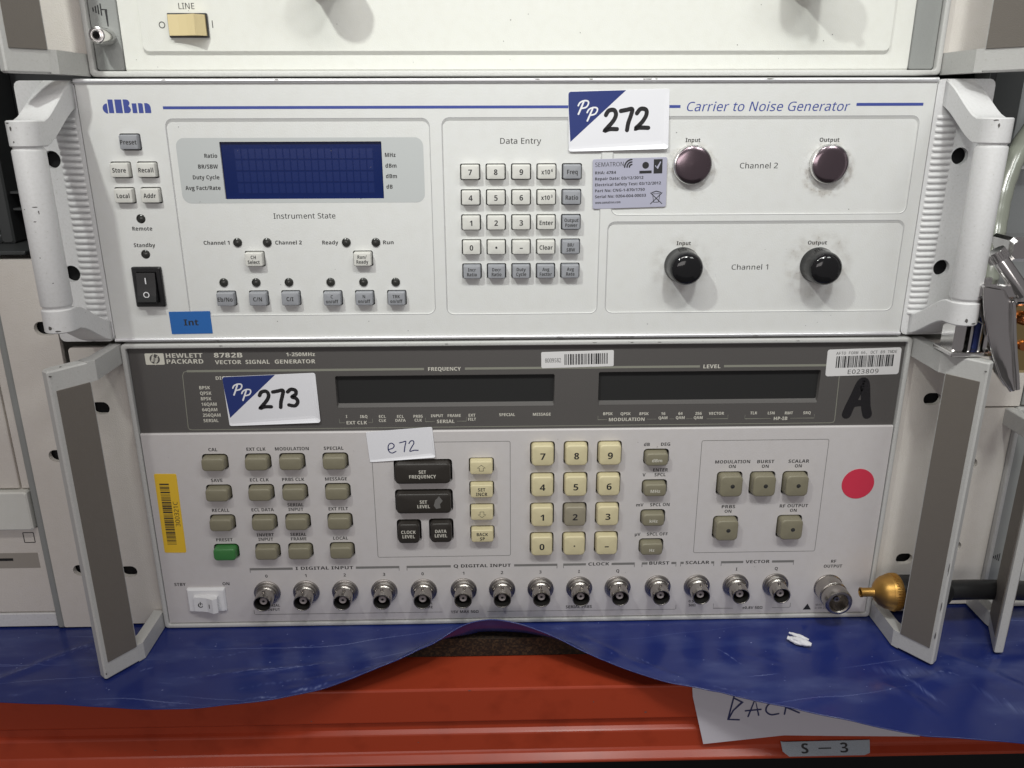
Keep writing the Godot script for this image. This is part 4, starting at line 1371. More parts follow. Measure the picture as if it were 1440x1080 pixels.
	var dot := part(mb, "round_sticker", M.sticker_pink, t, Vector3(194.7, 89.2, 0.02))
	dot.set_meta("label", "round pink sticker")

# ---------- the cream instrument on top ----------
func upper_instrument():
	var t := thing("cream_instrument", "cream bench instrument with yellow line switch, topmost in the stack", "instrument", Vector3(0, 310.4, -14))
	var mb := MB.new()
	mb.box(-211.5, 211.5, 311.0, 441.0, -300, -18.5, 0.6)
	part(mb, "case", M.cream_plate, t)
	frame_lip(t, -213.0, 213.0, 310.3, 441.6, -13.0, 2.6, M.grey_frame)
	mb = MB.new()
	rect(mb, -211, 211, 311.5, 440, -17.6)
	part(mb, "panel_backing", M.well_black, t)
	# grey side columns
	for s in [[-210.0, -196.2], [196.9, 210.0]]:
		mb = MB.new()
		mb.loft([mb.at(rr(s[0], s[1], 313.2, 439.0, 1.4, 4), -17.0), mb.at(rr(s[0], s[1], 313.2, 439.0, 1.4, 4), -15.9), mb.at(rr(s[0] + 0.4, s[1] - 0.4, 313.6, 438.6, 1.2, 4), -15.5)], true, false, false)
		part(mb, "side_column", M.grey_trim, t)
	# cream front with a raised field
	mb = MB.new()
	mb.loft([mb.at(rr(-195.4, 196.2, 312.6, 439.4, 1.0, 3), -17.0), mb.at(rr(-195.4, 196.2, 312.6, 439.4, 1.0, 3), -14.4), mb.at(rr(-195.0, 195.8, 313.6, 439.0, 1.0, 3), -13.8)], true, false, false)
	part(mb, "front_panel", M.cream_paint, t)
	mb = MB.new()
	var hole_ := rr(-170.6, -152.0, 328.2, 338.8, 0.5, 2)
	var o1 := rr(-185.4, 185.4, 320.2, 436.0, 3.0, 6)
	var o2 := rr(-184.8, 184.8, 321.9, 435.4, 2.6, 6)
	mb.ring(mb.at(o1, -13.79), mb.at(o2, -12.2))
	var c2 := PackedVector2Array()
	mb.loft([mb.at(o2, -12.2), mb.at(rr(-184.6, 184.6, 322.1, 435.2, 2.6, 6), -12.15)], true, false, false)
	part(mb, "raised_field", M.cream_paint, t)
	# line switch
	mb = MB.new()
	mb.loft([mb.at(rr(-170.9, -151.8, 328.0, 339.0, 0.4, 2), -12.2), mb.at(rr(-170.9, -151.8, 328.0, 339.0, 0.4, 2), -11.2), mb.at(rr(-170.3, -152.4, 328.6, 338.4, 0.4, 2), -11.2), mb.at(rr(-170.3, -152.4, 328.6, 338.4, 0.4, 2), -12.1)], true, false, false)
	var sw := part(mb, "line_switch", M.switch_black, t)
	mb = MB.new()
	mb.place(Transform3D(Basis(Vector3(1, 0, 0), Vector3(0, 0, 1), Vector3(0, 1, 0)), Vector3.ZERO))
	mb.prism(pts([-170.1, -12.0, -152.6, -12.0, -152.6, -9.9, -156.4, -5.6, -160.5, -7.4, -165.0, -8.6, -170.1, -9.2]), 328.8, 338.2)
	part(mb, "rocker", M.switch_yellow, sw)
	legend(t, "LINE", -161.4, 342.2, -12.08, 2.7, M.ink_grey, {"w": 7.6})
	mb = MB.new()
	line_loop(mb, PackedVector2Array(Array(circle(1.35, 20)).map(func(p): return p + Vector2(-174.2, 333.8))), 0.4, -12.08)
	rect(mb, -150.0, -149.6, 332.4, 335.8, -12.08)
	part(mb, "switch_marks", M.ink_grey, t)
	# earth socket on the left column
	mb = MB.new()
	var c := Vector3(-202.6, 328.6, 0)
	mb.lathe([[4.1, -15.8], [4.1, -4.6], [3.8, -3.6], [3.3, -3.4], [3.0, -4.2], [2.5, -4.2], [2.3, -3.3], [1.75, -3.2], [1.6, -4.0], [1.6, -12.0], [0.1, -12.0]], 28, c)
	part(mb, "earth_socket", M.chrome, t)
	mb = MB.new()
	mb.lathe([[1.62, -8.0], [1.6, -7.8], [0.1, -7.7]], 16, c)
	part(mb, "socket_bore", M.well_black, t)
	mb = MB.new()
	for k in 4:
		rect(mb, -208.0 + k * 1.25, -207.4 + k * 1.25, 341.0 - 0.9 - k * 0.6, 341.0 + 0.9 + k * 0.6, -15.42)
	stroke(mb, pts([-203.5, 341.0, -201.6, 341.0, -201.6, 333.6]), 0.6, -15.4, false)
	part(mb, "earth_symbol", M.ink_black, t)
	# two knobs just above the picture, whose shadows fall on the field
	for k in [[-94.0, 358.5], [137.0, 358.5]]:
		mb = MB.new()
		mb.lathe([[11.5, -12.1], [11.5, -6.0], [10.2, -5.0], [9.6, 11.0], [8.6, 12.2], [0.2, 12.4]], 36, Vector3(k[0], k[1], 0))
		part(mb, "knob", M.cream_paint, t)
	mb = MB.new()
	mb.place(Transform3D(Basis(Vector3(0, 0, 1), deg_to_rad(38)), Vector3(137.0, 358.5, 0)))
	mb.box(-1.9, 1.9, -14.0, 0.0, -5.0, 11.6, 0.5)
	part(mb, "knob_pointer", M.cream_paint, t)
	specks(t, -180, 180, 323, 345, -12.1, 10, 600)
	specks(t, -190, 190, 314, 319, -13.75, 5, 640)
	plate_handle(t, -213.0, -1, 310.4, 440.0, -13.0)
	plate_handle(t, 213.0, 1, 310.4, 440.0, -13.0)
	rack_ear(t, -243.0, -213.4, 312.0, 440.0, -17.0, 3.0, [[-229.0, 349.5, 10.0, 7.2]], M.cream_plate)
	rack_ear(t, 213.4, 243.0, 312.0, 440.0, -17.0, 3.0, [[229.0, 349.5, 10.0, 7.2]], M.cream_plate)

# ---------- what stands to the left ----------
func left_neighbours():
	var t := thing("cream_cabinet", "cream instrument cabinet with drawer ledge and slot, left of the stack", "cabinet", Vector3(-345, 0, -2))
	var mb := MB.new()
	mb.box(-425, -278.5, 0.3, 221.7, -300, -4.5, 0.8)
	part(mb, "case", M.cream_plate, t)
	mb = MB.new()
	mb.box(-425, -283.4, 92.0, 221.0, -4.6, -1.8, 0.5)
	part(mb, "door", M.cream_plate, t)
	mb = MB.new()
	mb.box(-282.2, -277.6, 92.0, 221.0, -4.6, -2.0, 0.4)
	part(mb, "door_post", M.cream_plate, t)
	mb = MB.new()
	mb.box(-425, -278.4, 67.2, 91.0, -4.6, 1.6, 0.8)
	part(mb, "drawer_ledge", M.cream_paint, t)
	mb = MB.new()
	mb.box(-425, -277.8, 10.4, 66.6, -4.6, -3.0, 0.3)
	part(mb, "lower_panel", M.cream_plate, t)
	mb = MB.new()
	mb.box(-425, -278.0, 0.4, 9.4, -4.6, -2.4, 0.4)
	part(mb, "base_strip", M.white_casting, t)
	mb = MB.new()
	mb.box(-277.4, -273.6, 0.3, 221.0, -6.0, -0.6, 0.7)
	part(mb, "edge_trim", M.grey_trim, t)
	mb = MB.new()
	rect(mb, -425, -281.6, 40.2, 50.2, -2.9)
	var plate_ := part(mb, "grey_label", mat("label_beige", lin(0.36, 0.33, 0.29), 0.5), t)
	mb = MB.new()
	mb.box(-312, -296.4, 45.2, 46.8, -3.0, -2.7)
	part(mb, "slot", M.well_black, plate_)
	mb = MB.new()
	line_loop(mb, rr(-287.6, -281.6, 57.0, 63.4, 0.3, 2), 0.5, -2.9)
	part(mb, "latch_outline", M.ink_grey, t)
	rack_ear(t, -273.6, -245.4, 0.6, 221.7, -1.0, 3.0, [[-251.5, 185.2, 12.0, 7.4], [-257.0, 39.2, 10.0, 7.2], [-258.0, 112.0, 10.0, 7.2]], M.cream_plate, 0.6)
	# the dark case stacked on it
	var d := thing("dark_equipment_case", "black equipment case with brown grille on top of the cream cabinet", "equipment case", Vector3(-330, 222, -40))
	mb = MB.new()
	mb.box(-440, -236, 222.4, 420, -300, -66, 1.0)
	part(mb, "case", M.dark_steel, d)
	var steel := mat("case_steel", lin(0.050, 0.054, 0.055), 0.45)
	mb = MB.new()
	mb.box(-288.5, -281.0, 224.0, 412.0, -66, -40, 1.0)
	mb.box(-440, -288.4, 224.0, 229.5, -66, -40.2, 1.0)
	part(mb, "frame", steel, d)
	mb = MB.new()
	mb.box(-440, -288.6, 229.6, 410.0, -64, -47, 0.5)
	part(mb, "grille", M.brown_grille, d)
	for y in [251.0, 242.0]:
		mb = MB.new()
		mb.box(-280.8, -246, y, y + 1.2, -65.9, -44)
		part(mb, "ledge", steel, d)
	mb = MB.new()
	mb.box(-440, -262, 221.9, 224.0, -58, -14, 0.4)
	part(mb, "base_plate", steel, d)

# ---------- what stands to the right ----------
func right_neighbours():
	var z := -8.0
	var t := thing("grey_instrument", "grey framed instrument with plate handle, right of the stack on the blue sheet", "instrument", Vector3(370, 0, z))
	var mb := MB.new()
	mb.box(287, 470, 0.6, 131.4, -300, -12, 0.6)
	part(mb, "case", M.cream_plate, t)
	frame_lip(t, 285.4, 480.0, 0.3, 131.8, z + 1.0, 2.6, M.grey_frame)
	mb = MB.new()
	mb.box(288.2, 302.0, 2.8, 129.4, -12, -10.0, 0.4)
	part(mb, "side_column", M.grey_trim, t)
	mb = MB.new()
	for k in 4:
		rect(mb, 290.0 + k * 1.2, 290.6 + k * 1.2, 33.6 - 0.8 - k * 0.6, 33.6 + 0.8 + k * 0.6, -9.94)
	part(mb, "earth_symbol", M.ink_black, t)
	mb = MB.new()
	mb.box(302.4, 476, 2.8, 129.4, -12, -9.0, 0.4)
	part(mb, "front_panel", M.cream_paint, t)
	plate_handle(t, 285.4, -1, 0.4, 131.4, z, true)
	rack_ear(t, 245.2, 285.0, 1.0, 131.2, z - 2.0, 3.0, [[264.0, 96.4, 10.0, 7.2], [264.0, 41.4, 10.0, 7.2]], M.cream_plate, 0.6)
	var u := thing("cream_instrument", "cream flanged instrument on the grey one, behind the chrome connector", "instrument", Vector3(370, 132, z))
	mb = MB.new()
	mb.box(287, 470, 132.4, 196, -300, -12, 0.6)
	part(mb, "case", M.cream_plate, u)
	rack_ear(u, 245.2, 287.0, 132.3, 196, z - 2.0, 3.0, [[264.0, 184.0, 10.0, 7.2]], M.cream_plate, 0.6)
	mb = MB.new()
	mb.box(287.5, 470, 133.0, 195.0, -12, -9.0, 0.4)
	part(mb, "front_panel", M.grey_trim, u)
	# upright of the racking
	var p := thing("steel_upright", "grey steel upright behind the hose, at the right edge", "upright", Vector3(295, 0, -55))
	mb = MB.new()
	mb.box(276.5, 330, 197.0, 560, -110, -44, 1.2)
	part(mb, "post", M.grey_steel, p)
	mb = MB.new()
	mb.box(268.5, 284, 262.6, 264.0, -44, -34, 0.3)
	part(mb, "bracket", M.rail_metal, p)
	var q := thing("dark_equipment_case", "black equipment case in the gap right of the bar handle", "equipment case", Vector3(262, 197, -80))
	mb = MB.new()
	mb.box(244, 276, 197.0, 520, -300, -70, 1.0)
	part(mb, "case", M.dark_steel, q)
	mb = MB.new()
	mb.box(236.0, 244.5, 197.0, 520, -300, -22, 0.8)
	part(mb, "side_panel", mat("side_green", lin(0.035, 0.04, 0.036), 0.35), q)

func hose_and_connector():
	var t := thing("grey_hose", "translucent grey green hose arching down behind the right bar handle", "hose", Vector3(252, 200, -8))
	var path := []
	var ctl := [Vector3(292, 300, -30), Vector3(276, 290, -22), Vector3(260, 274, -12), Vector3(250.5, 254, -4), Vector3(245.5, 232, 4), Vector3(240, 214, 14), Vector3(235, 203, 22)]
	for i in ctl.size() - 1:
		for k in 7:
			path.append(ctl[i].cubic_interpolate(ctl[i + 1], ctl[maxi(i - 1, 0)], ctl[mini(i + 2, ctl.size() - 1)], k / 7.0))
	path.append(ctl[-1])
	var mb := MB.new()
	var rad := []
	for i in path.size():
		rad.append(5.1 + 0.14 * sin(i * 2.1))
	mb.tube(path, rad, 20)
	part(mb, "tube", M.hose, t)
	# chrome shell of a parallel data plug, resting on the lower handle
	var c := thing("chrome_connector", "chrome shelled data connector with thumbscrew, resting on the plate handle", "connector", Vector3(230, 178, 32))
	mb = MB.new()
	mb.box(212.5, 238.0, 177.2, 179.4, 22, 40, 0.4)
	mb.box(213.5, 219.5, 179.3, 195.0, 26, 38.4, 0.7)
	mb.box(229.0, 237.5, 179.3, 197.0, 24, 39.0, 1.2)
	mb.box(219.4, 229.1, 179.3, 196.0, 22, 27, 0.4)
	mb.box(221.2, 222.6, 179.3, 194.0, 26.9, 38.6, 0.3)
	mb.box(226.2, 227.6, 179.3, 194.0, 26.9, 38.6, 0.3)
	part(mb, "clip", M.chrome, c)
	mb = MB.new()
	mb.box(222.7, 226.1, 179.3, 193.5, 26.8, 33, 0.2)
	part(mb, "plug_face", M.sticker_navy, c)
	# curled lip below the clip
	mb = MB.new()
	mb.tube([Vector3(238, 178.6, 39), Vector3(239.6, 177.4, 40), Vector3(239.8, 175.6, 40.4), Vector3(238.6, 174.6, 40)], 1.1, 10)
	part(mb, "lip", M.chrome, c)
	# tapering side wing: a bulged cheek with a bright raised edge, and a second cheek behind
	var lft := [Vector2(219.8, 213.5), Vector2(221.0, 207.0), Vector2(223.0, 199.5), Vector2(226.2, 190.0), Vector2(231.0, 178.5), Vector2(236.4, 168.0), Vector2(242.8, 160.6)]
	var rgt := [Vector2(230.5, 211.8), Vector2(234.0, 206.4), Vector2(235.6, 201.0), Vector2(237.6, 191.5), Vector2(240.4, 180.0), Vector2(243.4, 169.0), Vector2(245.2, 161.6)]
	for side in 2:
		mb = MB.new()
		var grp := mb.group()
		var z0 := 45.0 if side == 0 else 38.0
		var rows := []
		for k in lft.size():
			var row := PackedVector3Array()
			for q in 7:
				var p: Vector2 = lft[k].lerp(rgt[k], q / 6.0)
				row.append(Vector3(p.x + side * 1.6, p.y, z0 + 1.7 * sin(PI * q / 6.0) - 0.5 * q / 6.0 + 0.35 * sin(k * 1.9)))
			rows.append(row)
		for k in rows.size() - 1:
			for q in 6:
				mb.quad(rows[k + 1][q], rows[k + 1][q + 1], rows[k][q + 1], rows[k][q], grp)
		for e in [0, 6]:
			for k in rows.size() - 1:
				var a0: Vector3 = rows[k][e]
				var a1: Vector3 = rows[k + 1][e]
				var back := Vector3(0, 0, -1.6)
				if e == 0:
					mb.quad(a0, a0 + back, a1 + back, a1)
				else:
					mb.quad(a1, a1 + back, a0 + back, a0)
		part(mb, "wing_cheek", M.chrome, c)
	mb = MB.new()
	var rim := []
	for k in range(1, rgt.size()):
		rim.append(Vector3(rgt[k].x + 0.9, rgt[k].y, 44.6))
	mb.tube(rim, 1.35, 12)
	part(mb, "wing_edge", M.chrome, c)
	mb = MB.new()
	rim = []
	for k in lft.size():
		rim.append(Vector3(lft[k].x, lft[k].y, 44.8))
	mb.tube(rim, 0.55, 8)
	part(mb, "wing_rim", M.chrome, c)
	mb = MB.new()
	mb.box(219.0, 238.0, 207.5, 214.5, 31, 44.1, 0.8)
	mb.box(221.0, 226.0, 213.9, 217.2, 33, 41, 0.5)
	part(mb, "cable_clamp", M.chrome, c)
	# thumbscrew
	mb = MB.new()
	var a := Vector3(225.4, 229.5, 38.5)
	var b := Vector3(240.5, 209.5, 44.0)
	mb.tube([a, a.lerp(b, 0.2)], 4.6, 26)
	for k in 22:
		var d := (b - a).normalized()
		var u := d.cross(Vector3(0, 0, 1)).normalized()
		var v := d.cross(u)
		var off := (u * cos(TAU * k / 22) + v * sin(TAU * k / 22)) * 4.6
		mb.tube([a + off + d * 0.5, a.lerp(b, 0.19) + off], 0.35, 5)
	part(mb, "thumbscrew_head", M.chrome, c)
	mb = MB.new()
	mb.tube([a.lerp(b, 0.19), a.lerp(b, 0.24), a.lerp(b, 1.0)], [3.4, 3.7, 3.7], 22)
	part(mb, "thumbscrew", M.chrome, c)
	# gilded body of the plug and the block behind it
	mb = MB.new()
	mb.box(237.5, 262.0, 168.0, 205.0, 30, 40.0, 2.0)
	part(mb, "gilded_body", M.gold_chrome, c)
	mb = MB.new()
	mb.box(236.5, 262.0, 203.6, 207.4, 28, 44.0, 1.2)
	part(mb, "flange", M.chrome, c)
	mb = MB.new()
	mb.lathe([[3.4, 40.0], [3.2, 43.0], [2.4, 44.4], [0.2, 44.6]], 20, Vector3(244.6, 197.0, 0))
	mb.lathe([[2.6, 40.0], [2.5, 41.6], [0.2, 41.8]], 18, Vector3(247.6, 183.0, 0))
	part(mb, "jack_post", mat("copper", lin(0.62, 0.24, 0.10), 0.25, 1.0), c)
	mb = MB.new()
	mb.box(241.0, 270.0, 222.0, 234.0, 8, 26.0, 1.6)
	part(mb, "upper_block", M.chrome, c)

func probe():
	var t := thing("brass_probe", "brass tipped probe on a black cable lying between the handle and the panel", "probe", Vector3(222, 14, 15))
	var turn := Basis(Vector3(0, 1, 0), -PI / 2)
	var mb := MB.new()
	mb.place(Transform3D(turn, Vector3(0, 27.2, 16.0)))
	# profile runs along world -x: local z = -x
	mb.lathe([[0.2, -219.4], [10.0, -219.4], [10.5, -218.8], [10.5, -214.2], [10.2, -213.6], [9.9, -213.2], [9.2, -210.8], [7.8, -208.6], [5.8, -206.8], [3.6, -205.6], [2.8, -204.9], [2.6, -204.0], [2.6, -198.6], [2.85, -198.4], [2.85, -197.6], [2.2, -197.4], [1.7, -197.8], [1.7, -202.0], [0.1, -202.0]], 36, Vector3.ZERO)
	part(mb, "brass_nose", M.brass, t)
	mb = MB.new()
	for k in 44:
		var a := TAU * k / 44
		var o := Vector3(0, 27.2 + sin(a) * 10.5, 16.0 + cos(a) * 10.5)
		mb.tube([o + Vector3(215.0, 0, 0), o + Vector3(218.8, 0, 0)], 0.3, 4)
	part(mb, "knurled_ring", M.brass, t)
	mb = MB.new()
	for k in 3:
		var a := 0.9 + k * TAU / 3
		mb.tube([Vector3(216.8, 27.2 + sin(a) * 9.6, 16.0 + cos(a) * 9.6), Vector3(216.8, 27.2 + sin(a) * 11.0, 16.0 + cos(a) * 11.0)], 1.2, 12)
	part(mb, "set_screw", M.brass, t)
	mb = MB.new()
	mb.place(Transform3D(turn, Vector3(0, 27.2, 16.0)))
	mb.lathe([[0.2, -250.0], [5.6, -249.8], [8.8, -246.0], [9.6, -243.0], [9.6, -232.0], [9.2, -231.6], [9.2, -230.6], [9.7, -230.2], [9.7, -220.2], [9.3, -219.5]], 32, Vector3.ZERO, false)
	part(mb, "grip_sleeve", M.cable_black, t)
	mb = MB.new()
	var path := []
	for k in 13:
		var s := k / 12.0
		path.append(Vector3(244.0 + 76.0 * s, 27.0 - 7.0 * s * s, 15.5 - 6.0 * s))
	mb.tube(path, 5.8, 18)
	part(mb, "cable", M.cable_black, t)

# ---------- shelf: board, beam, blue sheet, paper ----------
const EDGE := [[-430, -3.0, 52], [-330, -2.5, 56], [-276, -1.6, 61], [-238, -1.4, 65], [-189, -1.6, 69], [-153, -1.4, 66.5], [-130, -1.2, 62.5], [-110, -1.0, 57], [-92, 1.6, 51], [-78, 4.6, 45.5], [-62, 7.2, 38], [-50, 9.4, 32], [-40, 12.6, 26], [-30, 15.6, 22.5], [-18, 17.0, 21.5], [-6, 15.8, 22.5], [6, 13.4, 25], [20, 9.8, 30], [34, 5.6, 36.5], [48, 2.4, 43], [64, 0.2, 50], [82, -1.0, 57], [101, -1.8, 62], [122, -2.4, 70], [145, -2.8, 78], [172, -3.0, 87], [200, -3.4, 96], [248, -3.8, 103], [320, -4.0, 108], [430, -4.0, 110]]

func edge_at(x: float) -> Vector2:
	for i in EDGE.size() - 1:
		if x <= EDGE[i + 1][0]:
			var w: float = (x - EDGE[i][0]) / float(EDGE[i + 1][0] - EDGE[i][0])
			var a = EDGE[maxi(i - 1, 0)]
			var d = EDGE[mini(i + 2, EDGE.size() - 1)]
			return Vector2(cubic_interpolate(EDGE[i][1], EDGE[i + 1][1], a[1], d[1], w), cubic_interpolate(EDGE[i][2], EDGE[i + 1][2], a[2], d[2], w))
	return Vector2(EDGE[-1][1], EDGE[-1][2])

func sheet_image() -> ImageTexture:
	# dust, smears and scratches on blue plastic, plus painted crease highlights
	var w := 2048
	var h := 512
	var img := Image.create(w, h, false, Image.FORMAT_RGB8)
	var f := FastNoiseLite.new()
	f.seed = 5
	f.frequency = 0.006
	f.fractal_octaves = 4
	var f2 := FastNoiseLite.new()
	f2.seed = 8
	f2.frequency = 0.03
	f2.fractal_octaves = 3
	for y in h:
		for x in w:
			var a := clampf(f.get_noise_2d(x, y * 2.2) * 1.6 + 0.1, 0.0, 1.0)
			var b := clampf(f2.get_noise_2d(x, y * 2.0) * 0.9, 0.0, 1.0)
			var k := 0.10 * a + 0.06 * b * a
			img.set_pixel(x, y, Color(0.135 + k * 0.9, 0.185 + k * 0.85, 0.44 + k * 0.5))
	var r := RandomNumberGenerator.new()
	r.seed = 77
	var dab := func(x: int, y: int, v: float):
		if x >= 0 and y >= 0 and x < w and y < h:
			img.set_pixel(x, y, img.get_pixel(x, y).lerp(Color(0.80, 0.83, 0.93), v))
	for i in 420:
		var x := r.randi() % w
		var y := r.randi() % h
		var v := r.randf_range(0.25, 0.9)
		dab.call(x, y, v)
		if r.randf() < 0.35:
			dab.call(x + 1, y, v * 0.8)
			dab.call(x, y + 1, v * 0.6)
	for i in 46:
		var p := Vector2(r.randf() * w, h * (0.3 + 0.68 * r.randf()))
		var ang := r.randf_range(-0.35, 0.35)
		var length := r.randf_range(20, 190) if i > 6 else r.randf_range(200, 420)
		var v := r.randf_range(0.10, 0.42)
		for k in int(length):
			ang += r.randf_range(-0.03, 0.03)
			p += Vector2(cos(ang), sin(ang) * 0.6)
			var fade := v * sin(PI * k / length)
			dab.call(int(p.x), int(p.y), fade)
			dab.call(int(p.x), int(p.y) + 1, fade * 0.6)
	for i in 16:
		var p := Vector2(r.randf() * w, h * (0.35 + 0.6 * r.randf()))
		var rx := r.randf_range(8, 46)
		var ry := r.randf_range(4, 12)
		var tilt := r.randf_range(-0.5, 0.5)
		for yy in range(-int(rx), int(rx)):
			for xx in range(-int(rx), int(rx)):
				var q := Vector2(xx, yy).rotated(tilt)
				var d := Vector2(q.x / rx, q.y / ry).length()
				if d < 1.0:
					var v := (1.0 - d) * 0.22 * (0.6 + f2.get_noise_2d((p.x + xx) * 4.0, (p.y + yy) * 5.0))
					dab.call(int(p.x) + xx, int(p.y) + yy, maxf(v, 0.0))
	var crease_glint := func(x0: float, z0: float, x1: float, z1: float, wide: float, v: float):  # pale highlights along creases, painted into the sheet colour
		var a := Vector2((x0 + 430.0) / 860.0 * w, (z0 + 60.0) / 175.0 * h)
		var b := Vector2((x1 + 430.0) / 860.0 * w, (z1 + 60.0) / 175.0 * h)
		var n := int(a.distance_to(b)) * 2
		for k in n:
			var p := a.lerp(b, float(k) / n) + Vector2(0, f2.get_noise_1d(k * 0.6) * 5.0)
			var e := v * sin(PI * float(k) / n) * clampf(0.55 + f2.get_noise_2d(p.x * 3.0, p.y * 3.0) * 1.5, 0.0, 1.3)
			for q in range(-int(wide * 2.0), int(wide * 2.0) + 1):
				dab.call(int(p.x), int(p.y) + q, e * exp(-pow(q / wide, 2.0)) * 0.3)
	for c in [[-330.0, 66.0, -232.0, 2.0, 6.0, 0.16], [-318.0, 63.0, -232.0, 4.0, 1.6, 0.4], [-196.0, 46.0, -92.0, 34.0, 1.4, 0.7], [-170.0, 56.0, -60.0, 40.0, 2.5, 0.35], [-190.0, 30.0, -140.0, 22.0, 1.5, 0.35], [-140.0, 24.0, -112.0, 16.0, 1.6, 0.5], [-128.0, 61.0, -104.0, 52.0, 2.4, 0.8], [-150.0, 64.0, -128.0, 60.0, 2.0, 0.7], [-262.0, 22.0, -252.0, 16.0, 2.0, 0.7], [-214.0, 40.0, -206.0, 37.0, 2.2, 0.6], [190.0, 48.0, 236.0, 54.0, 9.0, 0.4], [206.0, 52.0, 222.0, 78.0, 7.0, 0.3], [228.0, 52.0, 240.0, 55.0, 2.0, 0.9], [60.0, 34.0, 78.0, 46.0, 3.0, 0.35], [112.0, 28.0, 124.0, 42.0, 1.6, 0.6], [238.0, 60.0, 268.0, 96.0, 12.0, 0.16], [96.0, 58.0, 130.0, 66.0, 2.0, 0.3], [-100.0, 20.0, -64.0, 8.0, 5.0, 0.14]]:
		crease_glint.call(c[0], c[1], c[2], c[3], c[4], c[5])
	return ImageTexture.create_from_image(img)

